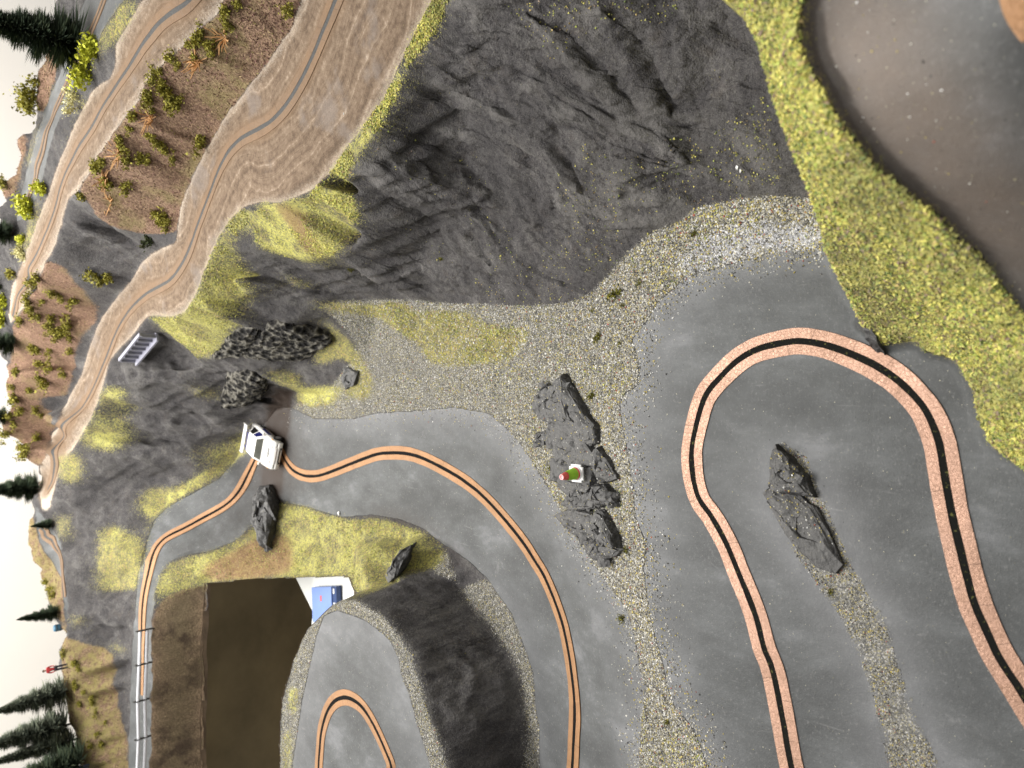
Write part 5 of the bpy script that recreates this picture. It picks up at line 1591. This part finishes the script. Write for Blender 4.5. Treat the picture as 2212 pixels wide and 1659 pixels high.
TUFT = [(1331, 635, 26, 'olive moss tuft with a straw near the foot of the cliff'), (1381, 610, 14, 'small moss tuft on the gravel close to the main road'), (1292, 729, 18, 'round dark moss tuft in the middle of the gravel'),
        (1341, 742, 11, 'tiny moss tuft between the dark round tuft and the road'), (1346, 657, 11, 'tiny moss tuft below the straw tuft'), (1281, 670, 10, 'tiny moss tuft beside the grey bare patch'),
        (1500, 505, 14, 'moss tuft on the white gravel by the main road'), (1281, 855, 19, 'moss tuft beside the far end of the rocks'), (1191, 1012, 11, 'tiny moss tuft left of the rocks by the middle road'),
        (1356, 1189, 14, 'moss tuft at the lower tip of the rocks'), (1345, 1334, 18, 'moss tuft on the middle road edge below the rocks'), (1442, 1559, 14, 'moss tuft on the widening gravel near the picture edge'),
        (1798, 1281, 13, 'moss tuft on the gravel streak inside the hairpin'), (952, 560, 10, 'tiny moss tuft on the grey slope'), (762, 582, 11, 'tiny moss tuft on the grey slope under the yellow grass')]
for a, b, s_, lb in TUFT:
    shrub(a, b, s_, MOSS, lb, 'moss tufts on the gravel', 'moss_tuft', cat='moss tuft')


def sticks(px, py, spread, n, label, mat='twig', up=.5, seed=0):
    p = land(px, py)
    s = spread / scale_at(p)
    g = np.random.default_rng(seed)
    bm = bmesh.new()
    for k in range(n):
        a = g.uniform(0, 6.28)
        r = g.uniform(0, .35) * s
        b0 = Vector((math.cos(a) * r, math.sin(a) * r, -.01))
        d = Vector((math.cos(a) + g.normal(0, .5), math.sin(a) + g.normal(0, .5), g.uniform(.3, 1.1) * up * 2)).normalized()
        L_ = s * g.uniform(.5, 1.1)
        mid_ = b0 + d * L_ * .5 + Vector(g.normal(0, .05, 3)) * s
        tip = b0 + d * L_ + Vector(g.normal(0, .09, 3)) * s - Vector((0, 0, .1 * L_))
        tube(bm, b0, mid_, .007, .0055, 4)
        tube(bm, mid_, tip, .0055, .003, 4)
    o = link('dry_twigs', bm_mesh('dry_twigs', bm), mat, None, p)
    return tag(o, label, 'twigs', 'clumps of dry orange twigs')


sticks(478, 78, 42, 34, 'fan of long orange twigs at the upper right of the heath', seed=1)
sticks(425, 128, 46, 36, 'bundle of orange twigs between olive shrubs near the upper dirt road', seed=2)
sticks(322, 250, 36, 26, 'pinkish orange twigs in the middle of the heath', seed=3)
sticks(260, 332, 34, 22, 'orange twigs on the heath below the pale verge', seed=4)
sticks(232, 388, 36, 24, 'orange twigs near the left part of the heath', seed=5)
sticks(240, 438, 28, 16, 'orange twigs at the left tip of the heath above the rock gap', seed=6)


# ------------------------------------------------------------------ the little cone
def lathe(prof, seg=28):
    bm = bmesh.new()
    rings = [[bm.verts.new((r * math.cos(6.28318 * k / seg), r * math.sin(6.28318 * k / seg), z)) for k in range(seg)] for r, z in prof]
    for a, b in zip(rings[:-1], rings[1:]):
        for k in range(seg):
            bm.faces.new((a[k], a[(k + 1) % seg], b[(k + 1) % seg], b[k]))
    return bm


pc = land(1270, 1019)
pc.z += .118
cone = empty('traffic_cone', pc, 'small red and green toy cone with a white base on the rocks', 'traffic cone', None, (math.radians(2), math.radians(-5), 0), 1.06)
W = .122
bm = bmesh.new()
bx(bm, (0, 0, .006), (W, W, .012))
es = [e for e in bm.edges if abs(e.verts[0].co.z - e.verts[1].co.z) > .005]
bmesh.ops.bevel(bm, geom=es, offset=.017, segments=5, affect='EDGES')
es = [e for e in bm.edges if e.verts[0].co.z > .011 and e.verts[1].co.z > .011]
bmesh.ops.bevel(bm, geom=es, offset=.003, segments=2, affect='EDGES')
link('base', bm_mesh('base', bm), 'cone_white', cone)
link('collar', bm_mesh('collar', lathe([(.052, .0115), (.052, .015), (.047, .018), (.045, .019)]), True), 'cone_white', cone)
link('band', bm_mesh('band', lathe([(.0445, .015), (.0435, .024), (.0420, .033)]), True), 'cone_red', cone)['label'] = 'red band at the foot of the cone'
link('band', bm_mesh('band', lathe([(.0415, .033), (.0375, .060), (.0340, .088), (.0325, .092), (.0325, .100), (.0300, .116)]), True), 'cone_green', cone)['label'] = 'wide green middle band of the cone'
link('tip', bm_mesh('tip', lathe([(.0275, .116), (.0265, .122), (.0205, .158), (.0195, .162)]), True), 'cone_red', cone)
link('rim', bm_mesh('rim', lathe([(.0197, .1615), (.0188, .1645), (.0145, .1645), (.0120, .160), (.0060, .157), (.0005, .1565)]), True), 'cone_pink', cone)


# ------------------------------------------------------------------ the white rally car
def build_car():
    L, Wd, Hh = .98, .46, .36
    p = land(590, 962)
    root = empty('rally_car', p + Vector((0, 0, .004)), 'white rally car with rear wing on the road by the rock gate', 'car')
    fx = math.radians(-22)                        # the nose points to the viewer, a little to the left
    root.rotation_euler = (math.radians(3), 0, fx)
    root.scale = (.90, .64, .80)
    # local: x across, -y is the nose
    prof = [(-.49, .06), (-.50, .12), (-.485, .165), (-.46, .185), (-.30, .205), (-.17, .222), (.28, .235), (.45, .238), (.475, .20), (.48, .10), (.46, .055)]
    wid = [.40, .43, .43, .43, .455, .455, .46, .445, .44, .44, .42]
    bm = bmesh.new()
    Lr = [bm.verts.new((-w_ / 2, y, z)) for (y, z), w_ in zip(prof, wid)]
    Rr = [bm.verts.new((w_ / 2, y, z)) for (y, z), w_ in zip(prof, wid)]
    for k in range(len(prof) - 1):
        bm.faces.new((Lr[k], Lr[k + 1], Rr[k + 1], Rr[k]))
    bm.faces.new((Lr[-1], Lr[0], Rr[0], Rr[-1]))
    bm.faces.new(Lr[::-1])
    bm.faces.new(Rr)
    bmesh.ops.bevel(bm, geom=[e for e in bm.edges if not e.is_boundary and e.calc_face_angle(0) > .5], offset=.016, segments=3, affect='EDGES')
    body = link('body', bm_mesh('body', bm, True), 'car_white', root)
    # cabin
    bm = bmesh.new()
    lo = [(-.215, -.17), (.215, -.17), (.215, .40), (-.215, .40)]
    hi = [(-.165, -.03), (.165, -.03), (.160, .28), (-.160, .28)]
    a = [bm.verts.new((x, y, .222)) for x, y in lo]
    b = [bm.verts.new((x, y, .355)) for x, y in hi]
    bm.faces.new(b)
    for k in range(4):
        bm.faces.new((a[k], a[(k + 1) % 4], b[(k + 1) % 4], b[k]))
    bmesh.ops.bevel(bm, geom=[e for e in bm.edges if not e.is_boundary], offset=.018, segments=3, affect='EDGES')
    link('cabin', bm_mesh('cabin', bm, True), 'car_white', root)

    def pane(name, P, mat, push=.004):
        P = [Vector(v) for v in P]
        nrm = (P[1] - P[0]).cross(P[2] - P[0]).normalized()
        c = sum(P, Vector()) / len(P)
        if nrm.dot(c - Vector((0, .1, .2))) < 0:
            nrm = -nrm
        V = [v + nrm * push for v in P] + [v - nrm * .004 for v in P]
        n = len(P)
        return link(name, mesh_py(name, V, [tuple(range(n)), tuple(range(2 * n - 1, n - 1, -1))] + [(k, (k + 1) % n, n + (k + 1) % n, n + k) for k in range(n)]), mat, root)
    pane('windscreen', [(-.180, -.145, .240), (.180, -.145, .240), (.142, -.048, .335), (-.142, -.048, .335)], 'car_glass')
    pane('rear_window', [(-.165, .37, .245), (.165, .37, .245), (.14, .305, .335), (-.14, .305, .335)], 'car_blue')
    for s in (-1, 1):
        pane('side_window', [(s * .208, -.10, .245), (s * .206, .10, .245), (s * .167, .10, .342), (s * .170, -.02, .342)], 'car_black' if s < 0 else 'car_blue')
        pane('side_window', [(s * .208, .13, .245), (s * .208, .33, .245), (s * .168, .25, .342), (s * .167, .13, .342)], 'car_black')
    # bumper, grille, lamps
    bm = bmesh.new()
    bx(bm, (0, -.497, .095), (.42, .035, .075), .012)
    link('bumper', bm_mesh('bumper', bm, True), 'car_white', root)
    bm = bmesh.new()
    bx(bm, (0, -.516, .100), (.20, .006, .022), .002)
    link('grille', bm_mesh('grille', bm), 'car_black', root)
    bm = bmesh.new()
    bx(bm, (0, -.500, .150), (.25, .012, .022), .003)
    link('grille', bm_mesh('grille', bm), 'car_silver', root)
    for s in (-1, 1):
        bm = bmesh.new()
        bmesh.ops.create_uvsphere(bm, u_segments=12, v_segments=8, radius=.026, matrix=Matrix.Translation((s * .165, -.483, .150)) @ Matrix.Diagonal((1.35, .5, .8, 1)))
        link('headlight', bm_mesh('headlight', bm, True), 'car_silver', root)
        bm = bmesh.new()
        tube(bm, (s * .115, -.505, .085), (s * .115, -.520, .085), .018, None, 12)
        link('fog_lamp', bm_mesh('fog_lamp', bm), 'car_black', root)
        bm = bmesh.new()
        bx(bm, (s * .235, -.115, .250), (.050, .028, .034), .008)
        link('mirror', bm_mesh('mirror', bm, True), 'car_white', root)
        bm = bmesh.new()
        tube(bm, (s * .12, -.40, .192), (s * .12, -.40, .202), .012, None, 10)
        link('bonnet_pin', bm_mesh('bonnet_pin', bm), 'car_black', root)
        bm = bmesh.new()
        bx(bm, (s * .225, -.35, .19), (.014, .05, .018), .004)
        link('indicator', bm_mesh('indicator', bm), 'car_orange', root)
        for y in (-.31, .30):
            w = link('wheel', None if False else wheel_mesh, None, root, (s * .205, y, .075))
            w.rotation_euler = (0, math.radians(90), 0)
            link('rim', rim_mesh, None, w)
    bm = bmesh.new()
    bx(bm, (0, -.29, .2115), (.15, .09, .006), .002, Matrix.Rotation(math.radians(-5.5), 4, 'X'))
    link('bonnet_vent', bm_mesh('bonnet_vent', bm), 'car_silver', root)
    # rear wing
    wing = None
    bm = bmesh.new()
    bx(bm, (0, .45, .345), (.46, .12, .016), .005)
    for s in (-1, 1):
        bx(bm, (s * .226, .45, .34), (.010, .13, .055), .003)
    wing = link('rear_wing', bm_mesh('rear_wing', bm, True), 'car_white', root)
    for s in (-1, 1):
        bm = bmesh.new()
        bx(bm, (s * .13, .44, .285), (.010, .06, .11), .003)
        link('strut', bm_mesh('strut', bm), 'car_white', wing)
    bm = bmesh.new()
    bx(bm, (0, .285, .361), (.30, .035, .006), .002)
    link('roof_stripe', bm_mesh('roof_stripe', bm), 'car_blue', root)
    bm = bmesh.new()
    bx(bm, (.2285, .02, .15), (.004, .30, .05), .001)
    link('side_stripe', bm_mesh('side_stripe', bm), 'car_blue', root)
    return root


bm = bmesh.new()
tube(bm, (0, 0, -.03), (0, 0, .03), .075, None, 22)
wheel_mesh = bm_mesh('wheel', bm)
wheel_mesh.materials.append(MAT['car_rubber'])
bm = bmesh.new()
tube(bm, (0, 0, -.033), (0, 0, .033), .046, None, 16)
rim_mesh = bm_mesh('rim', bm)
rim_mesh.materials.append(MAT['car_silver'])
build_car()


# ------------------------------------------------------------------ guardrail
foot = [(327, 1357), (324, 1430), (321, 1508), (319, 1590), (317, 1675), (315, 1765)]
fp = [land(*f) for f in foot]
gr = empty('guardrail', fp[0], 'silver guardrail with two bright beams on dark posts', 'guardrail')
GH = .185
for p in fp:
    bm = bmesh.new()
    bx(bm, (0, 0, GH / 2), (.012, .018, GH + .04), .002)
    bx(bm, (0, -.014, GH / 2), (.014, .036, GH + .03), .002)
    bx(bm, (0, -.018, GH - .105), (.022, .02, .02), .002)
    link('post', bm_mesh('post', bm), 'post_dark', gr, p - fp[0])
for a, b in zip(fp[:-1], fp[1:]):
    for hz in (GH - .030, GH - .115):
        bm = bmesh.new()
        d = b - a
        m = Matrix.Translation(a - fp[0] + d / 2 + Vector((0, -.016, hz))) @ d.to_track_quat('X', 'Z').to_matrix().to_4x4()
        n = d.length * .992
        sgn = 1 if (m.to_3x3() @ Vector((0, 1, 0))).y > 0 else -1
        pr = [(sgn * y, z) for y, z in ((0, -.021), (-.010, -.015), (-.016, -.003), (-.013, .008), (-.006, .016), (0, .019), (.004, .017), (.004, -.019))]
        r0 = [bm.verts.new(m @ Vector((-n / 2, y, z))) for y, z in pr]
        r1 = [bm.verts.new(m @ Vector((n / 2, y, z))) for y, z in pr]
        for k in range(len(pr)):
            bm.faces.new((r0[k], r0[(k + 1) % len(pr)], r1[(k + 1) % len(pr)], r1[k]))
        bm.faces.new(r0[::-1])
        bm.faces.new(r1)
        link('beam', bm_mesh('beam', bm), 'rail_metal', gr)

# ------------------------------------------------------------------ bridge side with ribs
A3 = Vector((*map(float, at(299, 705, 1.19)), 1.19))
B3 = Vector((*map(float, at(256, 760, 1.22)), 1.22))
br = empty('bridge_side', A3, 'small grey bridge parapet with upright ribs below the dirt road', 'bridge')
d = B3 - A3
L_ = d.length
fr = Matrix.Translation((0, 0, 0)) @ d.to_track_quat('X', 'Z').to_matrix().to_4x4()
hh = .20
outw = 1 if (fr @ Vector((0, 1, 0))).y < 0 else -1


def piece(name, c, s, mat, bev=.004):
    bm = bmesh.new()
    bx(bm, c, s, bev)
    bmesh.ops.transform(bm, matrix=fr, verts=bm.verts)
    return link(name, bm_mesh(name, bm), mat, br)


piece('panel', (L_ / 2, outw * .10, -hh / 2), (L_, .03, hh), 'bridge_grey')
piece('top_rail', (L_ / 2, outw * .11, -.004), (L_ + .03, .045, .028), 'bridge_grey')
piece('bottom_rail', (L_ / 2, outw * .125, -hh), (L_ + .03, .12, .028), 'bridge_grey')
for k in range(7):
    piece('rib', (L_ * k / 6, outw * .128, -hh / 2), (.022, .03, hh - .03), 'bridge_dark')

# ------------------------------------------------------------------ things seen through the gap
tz = -.85
Q = [(640, 1250), (642, 1220), (800, 1215), (830, 1330), (690, 1350)]
q3 = [Vector((*map(float, at(x, y, tz)), tz)) for x, y in Q]
V = [v for v in q3] + [v - Vector((0, 0, .03)) for v in q3]
o = link('paper_sheet', mesh_py('paper_sheet', V, [(0, 1, 2, 3, 4), (9, 8, 7, 6, 5)] + [(k, (k + 1) % 5, 5 + (k + 1) % 5, 5 + k) for k in range(5)]), 'paper_white')
tag(o, 'white board with a slanting edge lying under the table gap', 'board')
c0, c1, c2 = (Vector((*map(float, at(x, y, tz)), tz)) for x, y in ((688, 1266), (740, 1264), (690, 1340)))
ux, uy = (c1 - c0), (c2 - c0)
bxr = empty('blue_box', c0, 'light blue box with a navy printed side on the white board', 'box')


def slab(name, o3, a, b, h0, h1, mat, parent):
    P = [o3 + Vector((0, 0, h0)), o3 + a + Vector((0, 0, h0)), o3 + a + b + Vector((0, 0, h0)), o3 + b + Vector((0, 0, h0))]
    V = P + [v + Vector((0, 0, h1 - h0)) for v in P]
    return link(name, mesh_py(name, V, [(0, 1, 2, 3), (4, 5, 6, 7), (0, 1, 5, 4), (1, 2, 6, 5), (2, 3, 7, 6), (3, 0, 4, 7)]), mat, parent)


slab('lid', Vector(), ux * .82, uy, .02, .10, 'box_blue', bxr)
slab('side', ux * .822, ux * .16, uy * 1.02, .02, .085, 'box_navy', bxr)
slab('print', ux * .36 + uy * .24, ux * .06, uy * .16, .1002, .103, 'print_red', bxr)
slab('print', ux * .85 + uy * .06, ux * .06, uy * .14, .0852, .088, 'print_white', bxr)
slab('print', ux * .86 + uy * .45, ux * .07, uy * .26, .0852, .088, 'print_white', bxr)
s0 = Vector((*map(float, at(682, 1338, tz)), tz))
sail = empty('paper_sail', s0, 'white leaf shaped paper piece with an orange spot by the blue box', 'paper')
pl = lambda x, y: Vector((*map(float, at(x, y, tz)), tz)) - s0
S_ = [pl(690, 1310), pl(698, 1312), pl(706, 1336), pl(690, 1372), pl(678, 1372), pl(681, 1335)]
V = [v + Vector((0, 0, .03)) for v in S_] + [v + Vector((0, 0, .045)) for v in S_]
link('sheet', mesh_py('sheet', V, [tuple(range(6)), tuple(range(11, 5, -1))] + [(k, (k + 1) % 6, 6 + (k + 1) % 6, 6 + k) for k in range(6)]), 'paper_white', sail)
S_ = [pl(688, 1334), pl(692, 1334), pl(693, 1348), pl(689, 1348)]
V = [v + Vector((0, 0, .0465)) for v in S_] + [v + Vector((0, 0, .05)) for v in S_]
link('spot', mesh_py('spot', V, [(0, 1, 2, 3), (7, 6, 5, 4), (0, 1, 5, 4), (1, 2, 6, 5), (2, 3, 7, 6), (3, 0, 4, 7)]), 'print_orange', sail)


# ------------------------------------------------------------------ people, barrel, chips
def person(foot_, h, label, top, bottom, turn=0.0):
    root = empty('person', foot_, label, 'person', 'little figures on the left ridge', (0, 0, turn), h)
    J = {'hip': (0, 0, .50), 'waist': (0, 0, .60), 'chest': (0, .0, .74), 'neck': (0, .0, .84), 'head': (0, -.005, .90), 'crown': (0, 0, .965),
         'sl': (-.10, 0, .80), 'el': (-.14, .02, .65), 'wl': (-.12, -.05, .53), 'sr': (.10, 0, .80), 'er': (.14, .02, .65), 'wr': (.12, -.05, .53)}
    R = {'hip': .075, 'waist': .065, 'chest': .085, 'neck': .035, 'head': .055, 'crown': .04, 'sl': .042, 'el': .032, 'wl': .024, 'sr': .042, 'er': .032, 'wr': .024}
    E = [('hip', 'waist'), ('waist', 'chest'), ('chest', 'neck'), ('neck', 'head'), ('head', 'crown'), ('chest', 'sl'), ('sl', 'el'), ('el', 'wl'), ('chest', 'sr'), ('sr', 'er'), ('er', 'wr')]

    def skin(name, J, R, E, rootj, mat):
        ks = list(J)
        me = bpy.data.meshes.new(name)
        me.from_pydata([J[k] for k in ks], [(ks.index(a), ks.index(b)) for a, b in E], [])
        o = link(name, me, mat, root)
        md = o.modifiers.new('skin', 'SKIN')
        for k, sv in zip(ks, me.skin_vertices[0].data):
            sv.radius = (R[k], R[k])
            sv.use_root = k == rootj
        o.modifiers.new('sub', 'SUBSURF').levels = 1
        o.modifiers['sub'].render_levels = 2
        return o
    skin('jacket', {k: v for k, v in J.items() if k not in ('head', 'crown')}, R, [e for e in E if 'head' not in e], 'hip', top)
    skin('head', {'neck': (0, 0, .83), 'head': (0, -.006, .895), 'crown': (0, 0, .955)}, {'neck': .032, 'head': .052, 'crown': .042}, [('neck', 'head'), ('head', 'crown')], 'neck', 'skin')
    bm = bmesh.new()
    bmesh.ops.create_uvsphere(bm, u_segments=12, v_segments=8, radius=.058, matrix=Matrix.Translation((0, .008, .945)) @ Matrix.Diagonal((1, 1, .8, 1)))
    link('hair', bm_mesh('hair', bm, True), 'hair', root)
    J2 = {'h': (0, 0, .51), 'hl': (-.06, 0, .48), 'kl': (-.065, -.02, .27), 'al': (-.07, .01, .05), 'tl': (-.075, -.07, .03), 'hr': (.06, 0, .48), 'kr': (.065, -.02, .27), 'ar': (.07, .01, .05), 'tr': (.075, -.07, .03)}
    R2 = {'h': .07, 'hl': .065, 'kl': .045, 'al': .032, 'tl': .026, 'hr': .065, 'kr': .045, 'ar': .032, 'tr': .026}
    skin('trousers', J2, R2, [('h', 'hl'), ('hl', 'kl'), ('kl', 'al'), ('al', 'tl'), ('h', 'hr'), ('hr', 'kr'), ('kr', 'ar'), ('ar', 'tr')], 'h', bottom)
    for s in (-1, 1):
        bm = bmesh.new()
        bx(bm, (s * .12, -.06, .505), (.03, .022, .045), .006)
        for k in range(4):
            bx(bm, (s * .12 + (k - 1.5) * .008, -.066, .468 - .004 * (k % 2)), (.006, .008, .04), .002)
        bx(bm, (s * .10, -.07, .505), (.008, .01, .03), .002)
        link('hand', bm_mesh('hand', bm, True), 'skin', root)
    return root


p1 = land(146, 1438)
person(p1, 48 / scale_at(p1), 'figure in a red jacket and dark trousers standing on the ridge', 'cloth_red', 'cloth_dark', .4)
p2 = land(196, 1652)
person(p2, 50 / scale_at(p2), 'figure in dark blue clothes at the picture corner below the dark fir', 'cloth_blue', 'cloth_blue', -.5)
pb = Vector(pt(135, 1354, 12.1))
bar = empty('barrel', pb, 'small blue barrel between the two small firs on the ridge', 'barrel')
prof = [(.001, 0), (.042, 0), (.047, .02), (.050, .055), (.047, .09), (.042, .11), (.001, .11)]
link('drum', bm_mesh('drum', lathe(prof, 18), True), 'barrel_blue', bar)
for z in (.03, .08):
    link('hoop', bm_mesh('hoop', lathe([(.049, z - .005), (.053, z), (.049, z + .005)], 18)), 'post_dark', bar)
for k, (x, y, s_, lb) in enumerate(((734, 1108, 9, 'white chip at the inner edge of the middle road'), (1604, 366, 9, 'white paper scrap on the big grey slope'), (1612, 374, 7, 'second smaller white scrap on the big grey slope'),
                                    (592, 1071, 5, 'tiny white chip on the long rock beside the car'), (744, 246, 4, 'tiny white chip on the tan dirt road'))):
    p = land(x, y)
    r = s_ / scale_at(p) / 2
    bm = bmesh.new()
    bmesh.ops.create_icosphere(bm, subdivisions=1, radius=r, matrix=Matrix.Translation((0, 0, r * .5)) @ Matrix.Diagonal((1.3, .8, .5, 1)))
    for v in bm.verts:
        v.co += Vector((random.uniform(-1, 1), random.uniform(-1, 1), random.uniform(-.5, .5))) * r * .3
    tag(link('paint_chip', bm_mesh('paint_chip', bm), 'chip_white', None, p), lb, 'chip', 'white chips and scraps')
